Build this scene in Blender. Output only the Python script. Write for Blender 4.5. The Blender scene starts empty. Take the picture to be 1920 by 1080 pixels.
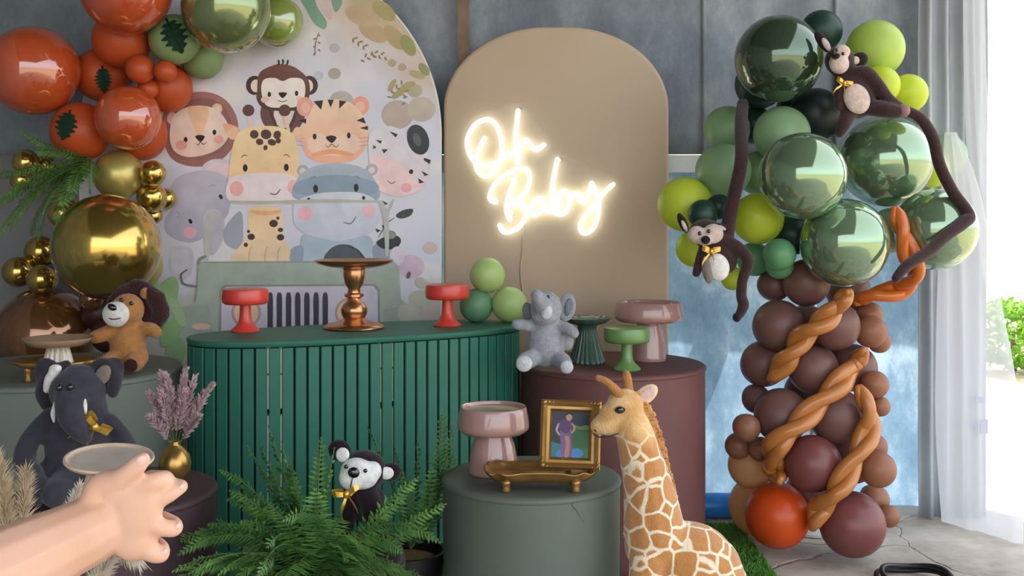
import bpy, bmesh, math, random
from mathutils import Vector, Matrix, Quaternion, noise

SC = bpy.context.scene
COL = SC.collection
# ------------------------------------------------------------------ camera
F, YH, H = 2000.0, 400.0, 1.2            # focal length (px of a 1920 frame), horizon row, eye height
cam_d = bpy.data.cameras.new('camera'); cam = bpy.data.objects.new('camera', cam_d); COL.objects.link(cam)
cam.location = (0, 0, H); cam.rotation_euler = (math.pi/2, 0, 0)
cam_d.sensor_width = 36.0; cam_d.lens = 36.0*F/1920.0; cam_d.shift_y = -(540-YH)/1920.0
cam_d.clip_start = 0.02; cam_d.clip_end = 300
SC.camera = cam
# ------------------------------------------------------------------ sky, sun, exposure
SC.view_settings.view_transform = 'Standard'; SC.view_settings.look = 'None'
SC.view_settings.exposure = 1.22; SC.view_settings.gamma = 1.0
SC.view_settings.use_curve_mapping = False
W = bpy.data.worlds.new('sky'); SC.world = W; W.use_nodes = True
nt = W.node_tree; nt.nodes.clear()
sky = nt.nodes.new('ShaderNodeTexSky'); sky.sky_type = 'NISHITA'; sky.sun_disc = False
sky.sun_elevation = math.radians(42); sky.sun_rotation = math.radians(-30); sky.dust_density = 3.0; sky.air_density = 1.0
mixw = nt.nodes.new('ShaderNodeMix'); mixw.data_type = 'RGBA'; mixw.inputs[0].default_value = 0.45
nt.links.new(sky.outputs[0], mixw.inputs[6]); mixw.inputs[7].default_value = (5.2, 5.0, 4.7, 1)
bg = nt.nodes.new('ShaderNodeBackground'); bg.inputs[1].default_value = 0.30
wo = nt.nodes.new('ShaderNodeOutputWorld')
nt.links.new(mixw.outputs[2], bg.inputs[0]); nt.links.new(bg.outputs[0], wo.inputs[0])
sun_d = bpy.data.lights.new('sun', 'SUN'); sun_d.energy = 4.0; sun_d.angle = math.radians(0.6); sun_d.color = (1.0, 0.93, 0.82)
sun = bpy.data.objects.new('sun', sun_d); COL.objects.link(sun)
sun.rotation_euler = Vector((0.42, -0.72, -0.66)).to_track_quat('-Z', 'Y').to_euler()
sun.location = (-3, 12, 10)

# ------------------------------------------------------------------ helpers
def P(px, py, D): return Vector(((px-960.0)*D/F, D, H-(py-YH)*D/F))
def lin(c):
    c = c/255.0
    return c/12.92 if c <= 0.04045 else ((c+0.055)/1.055)**2.4
def rgb(*c):
    if len(c) == 1: c = c[0]
    return (lin(c[0]), lin(c[1]), lin(c[2]), 1.0)
MATS = {}
def mat(name, col, rough=0.5, metal=0.0, coat=0.0, coat_rough=0.03, spec=0.5, var=0.0, vscale=20.0, col2=None,
        bump=0.0, bscale=80.0, bdist=0.003, sheen=0.0, trans=0.0, emit=None, estr=0.0, sss=0.0, detail=4.0):
    if name in MATS: return MATS[name]
    m = bpy.data.materials.new(name); m.use_nodes = True; n = m.node_tree.nodes; l = m.node_tree.links
    b = n['Principled BSDF']; c = rgb(col)
    b.inputs['Base Color'].default_value = c; b.inputs['Roughness'].default_value = rough; b.inputs['Metallic'].default_value = metal
    b.inputs['Coat Weight'].default_value = coat; b.inputs['Coat Roughness'].default_value = coat_rough
    b.inputs['Specular IOR Level'].default_value = spec
    if sheen: b.inputs['Sheen Weight'].default_value = sheen; b.inputs['Sheen Roughness'].default_value = 0.5
    if sss:
        b.inputs['Subsurface Weight'].default_value = sss; b.inputs['Subsurface Radius'].default_value = (0.012, 0.005, 0.003)
        b.inputs['Subsurface Scale'].default_value = 0.6
    if emit: b.inputs['Emission Color'].default_value = rgb(emit); b.inputs['Emission Strength'].default_value = estr
    tc = n.new('ShaderNodeTexCoord')
    if var > 0 or col2:
        t = n.new('ShaderNodeTexNoise'); t.inputs['Scale'].default_value = vscale; t.inputs['Detail'].default_value = detail
        l.new(tc.outputs['Object'], t.inputs['Vector'])
        r = n.new('ShaderNodeValToRGB'); l.new(t.outputs['Fac'], r.inputs[0])
        r.color_ramp.elements[0].position = 0.3; r.color_ramp.elements[1].position = 0.7
        if col2:
            r.color_ramp.elements[0].color = c; r.color_ramp.elements[1].color = rgb(col2)
        else:
            r.color_ramp.elements[0].color = tuple(x*(1-var) for x in c[:3])+(1,)
            r.color_ramp.elements[1].color = tuple(min(1, x*(1+var)) for x in c[:3])+(1,)
        l.new(r.outputs[0], b.inputs['Base Color'])
    if bump > 0:
        t = n.new('ShaderNodeTexNoise'); t.inputs['Scale'].default_value = bscale; t.inputs['Detail'].default_value = 5
        l.new(tc.outputs['Object'], t.inputs['Vector'])
        bp = n.new('ShaderNodeBump'); bp.inputs['Strength'].default_value = bump; bp.inputs['Distance'].default_value = bdist
        l.new(t.outputs['Fac'], bp.inputs['Height']); l.new(bp.outputs[0], b.inputs['Normal'])
    if trans > 0:
        tr = n.new('ShaderNodeBsdfTranslucent'); mx = n.new('ShaderNodeMixShader'); mx.inputs[0].default_value = trans
        src = b.inputs['Base Color'].links
        if src: l.new(src[0].from_socket, tr.inputs[0])
        else: tr.inputs[0].default_value = c
        out = n['Material Output']; l.new(b.outputs[0], mx.inputs[1]); l.new(tr.outputs[0], mx.inputs[2]); l.new(mx.outputs[0], out.inputs[0])
    MATS[name] = m
    return m

class MB:
    """collects vertices and faces in world space"""
    def __init__(s): s.v = []; s.f = []; s.c = []
    def add(s, vs, fs, mi=0):
        o = len(s.v); s.v += [Vector(v) for v in vs]
        s.f += [tuple(i+o for i in f) for f in fs]; s.c += [mi]*len(fs)
    def lathe(s, prof, seg=40, M=None, mi=0, flute=None):
        vs, fs = [], []
        n = len(prof)
        for r, z in prof:
            for k in range(seg):
                a = 2*math.pi*k/seg; rr = r
                if flute: rr = r*(1+flute[1]*math.cos(flute[0]*a)) if flute[2] <= z <= flute[3] else r
                vs.append(Vector((rr*math.cos(a), rr*math.sin(a), z)))
        for i in range(n-1):
            for k in range(seg):
                k2 = (k+1) % seg
                fs.append((i*seg+k, i*seg+k2, (i+1)*seg+k2, (i+1)*seg+k))
        if prof[0][0] > 1e-6: fs.append(tuple(reversed(range(seg))))
        if prof[-1][0] > 1e-6: fs.append(tuple(range((n-1)*seg, n*seg)))
        if M is not None: vs = [M @ v for v in vs]
        s.add(vs, fs, mi)
    def tube(s, pts, rad, seg=12, cap=True, round_ends=False, mi=0, closed=False):
        pts = [Vector(p) for p in pts]; n = len(pts)
        if not isinstance(rad, (list, tuple)): rad = [rad]*n
        rad = list(rad)
        if round_ends and not closed:
            d0 = (pts[0]-pts[1]).normalized(); d1 = (pts[-1]-pts[-2]).normalized()
            pre, prer, post, postr = [], [], [], []
            for t in (0.97, 0.8, 0.5):
                pre.append(pts[0]+d0*rad[0]*t); prer.append(rad[0]*math.sqrt(1-t*t))
            for t in (0.5, 0.8, 0.97):
                post.append(pts[-1]+d1*rad[-1]*t); postr.append(rad[-1]*math.sqrt(1-t*t))
            pts = pre+pts+post; rad = prer+rad+postr; n = len(pts)
        tan = []
        for i in range(n):
            if closed: t = pts[(i+1) % n]-pts[i-1]
            else: t = pts[min(i+1, n-1)]-pts[max(i-1, 0)]
            tan.append(t.normalized() if t.length > 1e-9 else Vector((0, 0, 1)))
        ref = Vector((0, 1, 0)) if abs(tan[0].y) < 0.9 else Vector((1, 0, 0))
        u = tan[0].cross(ref).normalized()
        vs, fs = [], []
        for i in range(n):
            u = (u-tan[i]*u.dot(tan[i])); u = u.normalized() if u.length > 1e-6 else tan[i].orthogonal().normalized()
            w = tan[i].cross(u)
            for k in range(seg):
                a = 2*math.pi*k/seg
                vs.append(pts[i]+(u*math.cos(a)+w*math.sin(a))*rad[i])
        for i in range(n if closed else n-1):
            j = (i+1) % n
            for k in range(seg):
                k2 = (k+1) % seg
                fs.append((i*seg+k, i*seg+k2, j*seg+k2, j*seg+k))
        if cap and not closed:
            fs.append(tuple(reversed(range(seg)))); fs.append(tuple(range((n-1)*seg, n*seg)))
        s.add(vs, fs, mi)
    def ell(s, c, r, R=None, seg=20, rings=12, mi=0):
        c = Vector(c); vs, fs = [], []
        for i in range(rings+1):
            th = math.pi*i/rings
            for k in range(seg):
                a = 2*math.pi*k/seg
                v = Vector((r[0]*math.sin(th)*math.cos(a), r[1]*math.sin(th)*math.sin(a), r[2]*math.cos(th)))
                if R is not None: v = R @ v
                vs.append(c+v)
        for i in range(rings):
            for k in range(seg):
                k2 = (k+1) % seg
                if i == 0: fs.append((k, (i+1)*seg+k, (i+1)*seg+k2))
                elif i == rings-1: fs.append((i*seg+k, (i+1)*seg+k, i*seg+k2))
                else: fs.append((i*seg+k, (i+1)*seg+k, (i+1)*seg+k2, i*seg+k2))
        s.add(vs, fs, mi)
    def box(s, c, d, M=None, mi=0):
        c = Vector(c); vs = [Vector((x*d[0]/2, y*d[1]/2, z*d[2]/2)) for x in (-1, 1) for y in (-1, 1) for z in (-1, 1)]
        vs = [(M @ v if M is not None else v)+c for v in vs]
        s.add(vs, [(0, 1, 3, 2), (4, 6, 7, 5), (0, 4, 5, 1), (2, 3, 7, 6), (0, 2, 6, 4), (1, 5, 7, 3)], mi)
    def prism(s, outline, y0, y1, mi=0):
        """closed (x, z) outline extruded from depth y0 (near) to y1"""
        n = len(outline)
        vs = [Vector((x, y0, z)) for x, z in outline]+[Vector((x, y1, z)) for x, z in outline]
        fs = [tuple(range(n)), tuple(reversed(range(n, 2*n)))]
        for i in range(n): fs.append((i, n+i, n+(i+1) % n, (i+1) % n))
        s.add(vs, fs, mi)
    def build(s, name, m, parent=None, smooth=True, auto=None):
        me = bpy.data.meshes.new(name)
        off = parent.matrix_world.translation if False else Vector((0, 0, 0))
        if parent is not None:
            q = parent
            while q is not None: off = off+q.location; q = q.parent
        me.from_pydata([tuple(v-off) for v in s.v], [], s.f)
        ms = m if isinstance(m, (list, tuple)) else [m]
        for x in ms: me.materials.append(x)
        if len(ms) > 1: me.polygons.foreach_set('material_index', s.c)
        bm = bmesh.new(); bm.from_mesh(me); bmesh.ops.remove_doubles(bm, verts=bm.verts, dist=1e-6)
        bmesh.ops.recalc_face_normals(bm, faces=bm.faces); bm.to_mesh(me); bm.free()
        if smooth:
            me.polygons.foreach_set('use_smooth', [True]*len(me.polygons))
            if auto is not None: me.set_sharp_from_angle(angle=math.radians(auto))
        o = bpy.data.objects.new(name, me); COL.objects.link(o)
        if parent is not None: o.parent = parent
        return o
def tag(o, label=None, cat=None, group=None, kind=None):
    if label: o['label'] = label
    if cat: o['category'] = cat
    if group: o['group'] = group
    if kind: o['kind'] = kind
    return o
def root(name, loc, label, cat, group=None):
    o = bpy.data.objects.new(name, None); COL.objects.link(o); o.location = loc; o.empty_display_size = 0.05
    return tag(o, label, cat, group)
def fuse(mb, name, m, parent, voxel, smooth=6, factor=0.5):
    """melt overlapping blobs into one continuous skin"""
    t = mb.build('tmp_'+name, m, parent)
    r = t.modifiers.new('r', 'REMESH'); r.mode = 'VOXEL'; r.voxel_size = voxel; r.use_smooth_shade = True
    s = t.modifiers.new('s', 'SMOOTH'); s.iterations = smooth; s.factor = factor
    dg = bpy.context.evaluated_depsgraph_get(); dg.update()
    me = bpy.data.meshes.new_from_object(t.evaluated_get(dg)); me.name = name
    me.materials.clear()
    for x in (m if isinstance(m, (list, tuple)) else [m]): me.materials.append(x)
    me.polygons.foreach_set('use_smooth', [True]*len(me.polygons))
    old = t.data; bpy.data.objects.remove(t); bpy.data.meshes.remove(old)
    o = bpy.data.objects.new(name, me); COL.objects.link(o); o.parent = parent
    return o
def spline(pts, n=8, closed=False):
    """Catmull-Rom through tuples or vectors"""
    pts = [Vector(p) for p in pts]; out = []; N = len(pts)
    segs = N if closed else N-1
    for i in range(segs):
        if closed: p0, p1, p2, p3 = pts[i-1], pts[i], pts[(i+1) % N], pts[(i+2) % N]
        else: p0, p1, p2, p3 = pts[max(i-1, 0)], pts[i], pts[i+1], pts[min(i+2, N-1)]
        for k in range(n):
            t = k/n
            out.append(0.5*((2*p1)+(p2-p0)*t+(2*p0-5*p1+4*p2-p3)*t*t+(3*p1-p0-3*p2+p3)*t**3))
    if not closed: out.append(pts[-1])
    return out
def lerp_list(vals, n):
    out = []
    for i in range(n):
        t = i/(n-1)*(len(vals)-1); k = min(int(t), len(vals)-2); out.append(vals[k]+(vals[k+1]-vals[k])*(t-k))
    return out
class Fig:
    """figure laid out in photo pixels around one working distance; dd is depth in the same pixel unit"""
    def __init__(s, D): s.D = D; s.k = D/F; s.mb = MB()
    def q(s, x, y, dd=0):
        return P(x, y, s.D)+Vector((0, dd*s.k, 0))
    def e(s, x, y, dd, rx, ry, rz=None, rot=0, seg=20, rings=12):
        rz = rz if rz is not None else rx
        R = Matrix.Rotation(math.radians(rot), 3, 'Y')
        s.mb.ell(s.q(x, y, dd), (rx*s.k, rz*s.k, ry*s.k), R, seg, rings); return s
    def t(s, pts, radii, n=6, seg=12):
        c = spline([s.q(*p) for p in pts], n); s.mb.tube(c, [r*s.k for r in lerp_list(radii, len(c))], seg, round_ends=True); return s
    def new(s): f = Fig(s.D); return f
random.seed(7)
# ================================================================== the setting
YW = 4.35                                   # back wall
def wall_mat(name, c1, c2, c3, trans=0.0, fold=0.0, vs=3.0):
    m = bpy.data.materials.new(name); m.use_nodes = True; n = m.node_tree.nodes; l = m.node_tree.links
    b = n['Principled BSDF']; b.inputs['Roughness'].default_value = 0.75; b.inputs['Specular IOR Level'].default_value = 0.25
    tc = n.new('ShaderNodeTexCoord'); mp = n.new('ShaderNodeMapping'); mp.inputs['Scale'].default_value = (1.0, 1.0, 0.55)
    l.new(tc.outputs['Object'], mp.inputs[0])
    t = n.new('ShaderNodeTexNoise'); t.inputs['Scale'].default_value = vs; t.inputs['Detail'].default_value = 9; t.inputs['Roughness'].default_value = 0.7
    l.new(mp.outputs[0], t.inputs[0])
    r = n.new('ShaderNodeValToRGB'); e = r.color_ramp.elements
    e[0].position = 0.3; e[0].color = rgb(c1); e[1].position = 0.72; e[1].color = rgb(c3); x = e.new(0.52); x.color = rgb(c2)
    l.new(t.outputs[0], r.inputs[0]); l.new(r.outputs[0], b.inputs[0])
    t2 = n.new('ShaderNodeTexNoise'); t2.inputs['Scale'].default_value = 160; t2.inputs['Detail'].default_value = 3; l.new(tc.outputs['Object'], t2.inputs[0])
    bp = n.new('ShaderNodeBump'); bp.inputs['Strength'].default_value = 0.35; bp.inputs['Distance'].default_value = 0.004
    l.new(t2.outputs[0], bp.inputs['Height']); l.new(bp.outputs[0], b.inputs['Normal'])
    if trans:
        tr = n.new('ShaderNodeBsdfTranslucent'); l.new(r.outputs[0], tr.inputs[0]); mx = n.new('ShaderNodeMixShader'); mx.inputs[0].default_value = trans
        l.new(b.outputs[0], mx.inputs[1]); l.new(tr.outputs[0], mx.inputs[2]); l.new(mx.outputs[0], n['Material Output'].inputs[0])
    return m
M_tarp = wall_mat('grey_tarpaulin', (96, 104, 112), (132, 140, 148), (170, 176, 180), 0.06, vs=3.2)
M_blue = wall_mat('blue_fabric', (76, 104, 130), (112, 142, 168), (166, 188, 206), 0.45, vs=5.0)
M_lowgrey = wall_mat('grey_board', (118, 116, 116), (132, 130, 130), (144, 142, 142), vs=3.0)
M_ceil = wall_mat('ceiling_tarpaulin', (70, 74, 76), (84, 88, 90), (98, 102, 104))
M_white = mat('white_paint', (226, 228, 226), 0.45)

def cloth(name, m, x0, x1, z0, z1, y, amp, waves, nx=90, nz=24, ph=0.0, parent=None, thick=0.004, sag=0.0):
    vs, fs = [], []
    for side in ((0, 1) if thick else (0,)):
        for j in range(nz+1):
            for i in range(nx+1):
                u, v = i/nx, j/nz; X = x0+(x1-x0)*u; Z = z0+(z1-z0)*v
                d = amp*(math.sin(waves*u*6.283+ph+0.5*math.sin(3*v))*0.6+0.5*noise.noise(Vector((X*3.1, Z*0.8, ph)))+0.35*noise.noise(Vector((X*9, Z*2.5, ph+4))))
                vs.append((X, y+d+side*thick, Z-sag*math.sin(u*3.14159)))
    w = nx+1; S = (nz+1)*w
    for j in range(nz):
        for i in range(nx):
            a = j*w+i; fs.append((a, a+1, a+w+1, a+w))
            if thick: fs.append((S+a, S+a+w, S+a+w+1, S+a+1))
    for j in range(nz if thick else 0):
        for i in (0, nx):
            a = j*w+i; fs.append((a, a+w, S+a+w, S+a))
    for i in range(nx if thick else 0):
        for j in (0, nz):
            a = j*w+i; fs.append((a, S+a, S+a+1, a+1))
    mb = MB(); mb.add(vs, fs); return mb.build(name, m, parent)

wb = cloth('wall_back', M_tarp, -2.6, 1.78, 1.44, 3.5, YW, 0.012, 7, 120, 24, 1.3); tag(wb, kind='structure')
# sewn vertical seams of the tarpaulin
for i, sx in enumerate((-1.62, 0.78, 1.32)):
    mb = MB(); mb.box((sx, YW-0.012, 2.47), (0.016, 0.004, 2.05)); mb.build('seam', M_tarp, wb)
wlo = cloth('wall_back_lower', M_lowgrey, -2.6, -0.62, 0.0, 1.47, YW+0.01, 0.006, 3, 40, 20, 0.7); tag(wlo, kind='structure')
lo = cloth('blue_fabric_screen', M_blue, -0.60, 1.9, -0.004, 1.42, YW+0.03, 0.025, 6, 120, 40, 0.4, None, 0.0)
tag(lo, 'pale blue fabric screen hanging below the white rail behind the panels', 'fabric screen')
mb = MB(); mb.box((0.64, YW-0.0, 1.402), (2.5, 0.035, 0.072)); mb.box((0.64, YW-0.022, 1.372), (2.5, 0.014, 0.012))
tr = mb.build('trim_1', M_white, None, False); tag(tr, kind='structure')
M_wood = mat('raw_wood', (140, 112, 88), 0.7, col2=(112, 92, 76), vscale=12, bump=0.3, bscale=60)
mb = MB(); mb.box((-0.195, YW-0.05, 2.46), (0.045, 0.03, 2.07)); t2 = mb.build('trim_2', M_wood, None, False); tag(t2, kind='structure')

# floor of worn concrete
def floor_mat():
    m = bpy.data.materials.new('worn_concrete'); m.use_nodes = True; n = m.node_tree.nodes; l = m.node_tree.links
    b = n['Principled BSDF']; b.inputs['Roughness'].default_value = 0.82
    tc = n.new('ShaderNodeTexCoord')
    t = n.new('ShaderNodeTexNoise'); t.inputs['Scale'].default_value = 3.2; t.inputs['Detail'].default_value = 10; t.inputs['Roughness'].default_value = 0.65
    l.new(tc.outputs['Object'], t.inputs[0])
    r = n.new('ShaderNodeValToRGB'); e = r.color_ramp.elements; e[0].position = 0.28; e[0].color = rgb(136, 124, 110); e[1].position = 0.72; e[1].color = rgb(214, 205, 190)
    x = e.new(0.5); x.color = rgb(186, 175, 160)
    l.new(t.outputs[0], r.inputs[0])
    t3 = n.new('ShaderNodeTexNoise'); t3.inputs['Scale'].default_value = 2.0; t3.inputs['Detail'].default_value = 6; l.new(tc.outputs['Object'], t3.inputs[0])
    av = n.new('ShaderNodeVectorMath'); av.operation = 'MULTIPLY_ADD'; l.new(t3.outputs['Color'], av.inputs[0]); av.inputs[1].default_value = (0.35, 0.35, 0.35); l.new(tc.outputs['Object'], av.inputs[2])
    v = n.new('ShaderNodeTexVoronoi'); v.feature = 'DISTANCE_TO_EDGE'; v.inputs['Scale'].default_value = 1.15; l.new(av.outputs[0], v.inputs['Vector'])
    cr = n.new('ShaderNodeValToRGB'); cr.color_ramp.elements[0].position = 0.0; cr.color_ramp.elements[0].color = (0.12, 0.1, 0.09, 1); cr.color_ramp.elements[1].position = 0.008; cr.color_ramp.elements[1].color = (1, 1, 1, 1)
    l.new(v.outputs['Distance'], cr.inputs[0])
    mu = n.new('ShaderNodeMix'); mu.data_type = 'RGBA'; mu.blend_type = 'MULTIPLY'; mk = n.new('ShaderNodeMapRange'); l.new(t3.outputs[0], mk.inputs[0]); mk.inputs[1].default_value = 0.45; mk.inputs[2].default_value = 0.58; l.new(mk.outputs[0], mu.inputs[0])
    l.new(r.outputs[0], mu.inputs[6]); l.new(cr.outputs[0], mu.inputs[7]); l.new(mu.outputs[2], b.inputs[0])
    ad = n.new('ShaderNodeMath'); ad.operation = 'MULTIPLY_ADD'; l.new(t.outputs[0], ad.inputs[0]); ad.inputs[1].default_value = 0.6; l.new(cr.outputs[0], ad.inputs[2])
    bp = n.new('ShaderNodeBump'); bp.inputs['Strength'].default_value = 0.6; bp.inputs['Distance'].default_value = 0.012; l.new(ad.outputs[0], bp.inputs['Height']); l.new(bp.outputs[0], b.inputs['Normal'])
    return m
mb = MB(); N = 40
for j in range(N+1):
    for i in range(N+1): mb.v.append(Vector((-2.7+5.6*i/N, -2.5+7.1*j/N, 0.004*noise.noise(Vector((i*0.7, j*0.7, 0)))-0.002)))
for j in range(N):
    for i in range(N): a = j*(N+1)+i; mb.f.append((a, a+1, a+N+2, a+N+1)); mb.c.append(0)
fl = mb.build('floor', floor_mat()); tag(fl, kind='structure')
M_ground = mat('dry_ground', (196, 180, 150), 0.9, col2=(170, 158, 124), vscale=1.5)
mb = MB(); mb.box((0, 0, -0.06), (120, 120, 0.08)); g = mb.build('ground_outside', M_ground, None, False); tag(g, kind='structure')
cl = cloth('ceiling', M_ceil, -2.6, 1.95, -2.4, 4.45, 0, 0.02, 3, 40, 40, 0.2)
cl.rotation_euler = (-math.pi/2, 0, 0); cl.location = (0, 0, 3.52); tag(cl, kind='structure')
wl = cloth('wall_left', M_tarp, -2.2, 4.4, 0.0, 3.5, 0, 0.015, 8, 90, 24, 2.2); wl.rotation_euler = (0, 0, math.pi/2); wl.location = (-2.55, 0, 0); tag(wl, kind='structure')

# grey drape and white sheer at the open end
M_drape = wall_mat('grey_drape', (176, 182, 188), (196, 200, 204), (214, 218, 220), 0.35, vs=2.5)
dr = cloth('grey_drape', M_drape, P(1722, 0, 4.22).x, P(1848, 0, 4.22).x, 0.0, 3.48, 4.2, 0.03, 4.2, 110, 30, 0.9)
tag(dr, 'light grey drape hanging in loose folds where the backdrop ends', 'drape')
def sheer_mat():
    m = bpy.data.materials.new('white_sheer'); m.use_nodes = True; n = m.node_tree.nodes; l = m.node_tree.links
    b = n['Principled BSDF']; b.inputs[0].default_value = rgb(236, 238, 242); b.inputs['Roughness'].default_value = 0.45
    tr = n.new('ShaderNodeBsdfTranslucent'); tr.inputs[0].default_value = rgb(238, 238, 244)
    tp = n.new('ShaderNodeBsdfTransparent')
    m1 = n.new('ShaderNodeMixShader'); m1.inputs[0].default_value = 0.45; l.new(b.outputs[0], m1.inputs[1]); l.new(tr.outputs[0], m1.inputs[2])
    m2 = n.new('ShaderNodeMixShader'); m2.inputs[0].default_value = 0.34; l.new(m1.outputs[0], m2.inputs[1]); l.new(tp.outputs[0], m2.inputs[2])
    l.new(m2.outputs[0], n['Material Output'].inputs[0]); return m
M_sheer = sheer_mat()
def veil(name, left, right, D, amp, label, nu=26, nv=40, y_lean=0.0):
    L = spline([(a, b, 0) for a, b in left], 10); R = spline([(a, b, 0) for a, b in right], 10)
    mb = MB(); vs, fs = [], []
    for j in range(nv+1):
        a = L[int(j/nv*(len(L)-1))]; b = R[int(j/nv*(len(R)-1))]
        for i in range(nu+1):
            u = i/nu; x = a.x+(b.x-a.x)*u; y = a.y+(b.y-a.y)*u
            p = P(x, y, D+y_lean*j/nv); p.y += amp*(math.sin(u*11+j*0.05)+0.7*math.sin(u*23+1+j*0.08))*(0.4+0.6*j/nv)*0.5; vs.append(p)
    for j in range(nv):
        for i in range(nu): k = j*(nu+1)+i; fs.append((k, k+1, k+nu+2, k+nu+1))
    mb.add(vs, fs); o = mb.build(name, M_sheer); tag(o, label, 'curtain'); return o
vl = veil('sheer_curtain', [(1772, 248), (1764, 400), (1758, 600), (1756, 800), (1766, 978)], [(1792, 248), (1836, 360), (1876, 560), (1912, 760), (1922, 1022)], 3.855, 0.025,
          'white sheer curtain gathered at the top, trailing to the concrete floor')
M_tagg = mat('grey_print', (196, 194, 214), 0.6)
for tx, ty, w, h in ((1836, 750, 14, 12), (1845, 800, 14, 26)):
    mb = MB(); c = P(tx, ty, 3.835); mb.box(c, (w*3.86/F, 0.002, h*3.86/F)); mb.build('printed_tag', M_tagg, vl, False)
v2 = veil('sheer_curtain', [(1806, -740), (1806, -400), (1806, -100), (1808, 130), (1815, 300), (1830, 420), (1850, 540)], [(1842, -740), (1842, -400), (1844, -100), (1848, 130), (1862, 300), (1884, 420), (1906, 548)], 4.14, 0.012,
          'short white sheer panel hanging behind the trailing sheer curtain', 12, 20)
# hedge beyond the opening
M_leafy = mat('hedge_leaf', (150, 196, 62), 0.5, col2=(96, 150, 40), vscale=9, trans=0.4)
hd = root('garden_shrub', (3.85, 8.2, 0), 'bright green leafy shrub outside beyond the white curtain', 'shrub')
mb = MB(); rr = random.Random(3)
for i in range(1500):
    d = Vector((rr.gauss(0, 1), rr.gauss(0, 1), rr.gauss(0, 1))).normalized()*rr.uniform(0.75, 1)
    c = Vector((3.85+d.x*0.5, 8.2+d.y*0.4, 0.28+d.z*0.26)); a = Vector((rr.uniform(-1, 1), rr.uniform(-1, 1), rr.uniform(-1, 1))).normalized(); b = a.orthogonal().normalized()
    mb.add([c-a*0.045, c+b*0.02, c+a*0.045, c-b*0.02], [(0, 1, 2, 3)])
o = mb.build('foliage', M_leafy, hd, False); tag(o, kind='stuff')
mb = MB(); mb.tube([(3.85, 8.2, -0.01), (3.85, 8.2, 0.3)], [0.03, 0.015]); mb.build('stem', M_wood, hd)
mb = MB(); mb.box((-0.45, 4.92, 1.62), (4.5, 1.0, 0.05)); ro = mb.build('added_shade_slab', M_ceil, None, False); tag(ro, kind='structure')  # unseen slab added behind the wall to shade the upper fabric screen
# leaning poles added outside, unseen, to cast diagonal shadows on the fabric
for x0, x1 in ((0.30, 0.95), (0.75, 1.45)):
    mb = MB(); mb.tube([(x0, 4.75, 0.0), (x1, 4.55, 1.55)], 0.045, 10)
    o = mb.build('shadow_pole', M_wood); tag(o, 'round timber pole added outside to cast shadow on the blue fabric screen', 'timber', 'added shadow poles outside the screen')
# artificial grass mat
M_grass = mat('artificial_grass', (70, 130, 48), 0.6, col2=(112, 158, 60), vscale=14, trans=0.2)
gm = root('artificial_grass_mat', (0.785, 3.35, 0), 'green artificial grass mat on the concrete beside the plum drum', 'grass mat')
mb = MB(); mb.box((0.785, 3.35, 0.006), (0.17, 1.5, 0.012)); mb.build('mat_backing', M_grass, gm, False)
mb = MB()
for i in range(5000):
    x = 0.702+rr.random()*0.166; y = 2.62+rr.random()*1.46; a = rr.uniform(0, 6.28); h = rr.uniform(0.018, 0.034); w = 0.003
    dx, dy = math.cos(a)*w, math.sin(a)*w; lx, ly = rr.uniform(-.012, .012), rr.uniform(-.012, .012)
    mb.add([(x-dx, y-dy, 0.012), (x+dx, y+dy, 0.012), (x+lx, y+ly, h)], [(0, 1, 2)])
o = mb.build('grass_blades', M_grass, gm, False); tag(o, kind='stuff')
# black hose coil
M_black = mat('black_rubber', (22, 22, 24), 0.4)
hr = root('hose_coil', (P(1715, 1090, 3.45).x, 3.45, 0), 'thin black hose coil lying on the concrete floor', 'hose')
for k, (r, z, ox) in enumerate(((0.118, 0.012, 0), (0.108, 0.030, 0.008))):
    mb = MB(); c = P(1715, 1090, 3.45)
    mb.tube([(c.x+ox+r*math.cos(a*math.pi/24), 3.45+r*math.sin(a*math.pi/24), z+0.006*math.sin(a*0.4)) for a in range(48)], 0.0085, 8, closed=True)
    mb.build('loop', M_black, hr)
# rolled blue plastic along the foot of the screen
M_bluep = mat('blue_plastic', (40, 126, 204), 0.35, var=0.12, vscale=9)
mb = MB(); rp = [P(1296, 950, 4.2)+Vector((0, 0, 0)), P(1340, 950, 4.2), P(1385, 952, 4.2), P(1420, 952, 4.2)]
for q_ in rp: q_.z = 0.05
mb.tube(rp, [0.047, 0.049, 0.048, 0.046], 18, round_ends=True); o = mb.build('plastic_roll', M_bluep); tag(o, 'roll of bright blue plastic on the floor below the blue screen', 'plastic roll')
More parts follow.
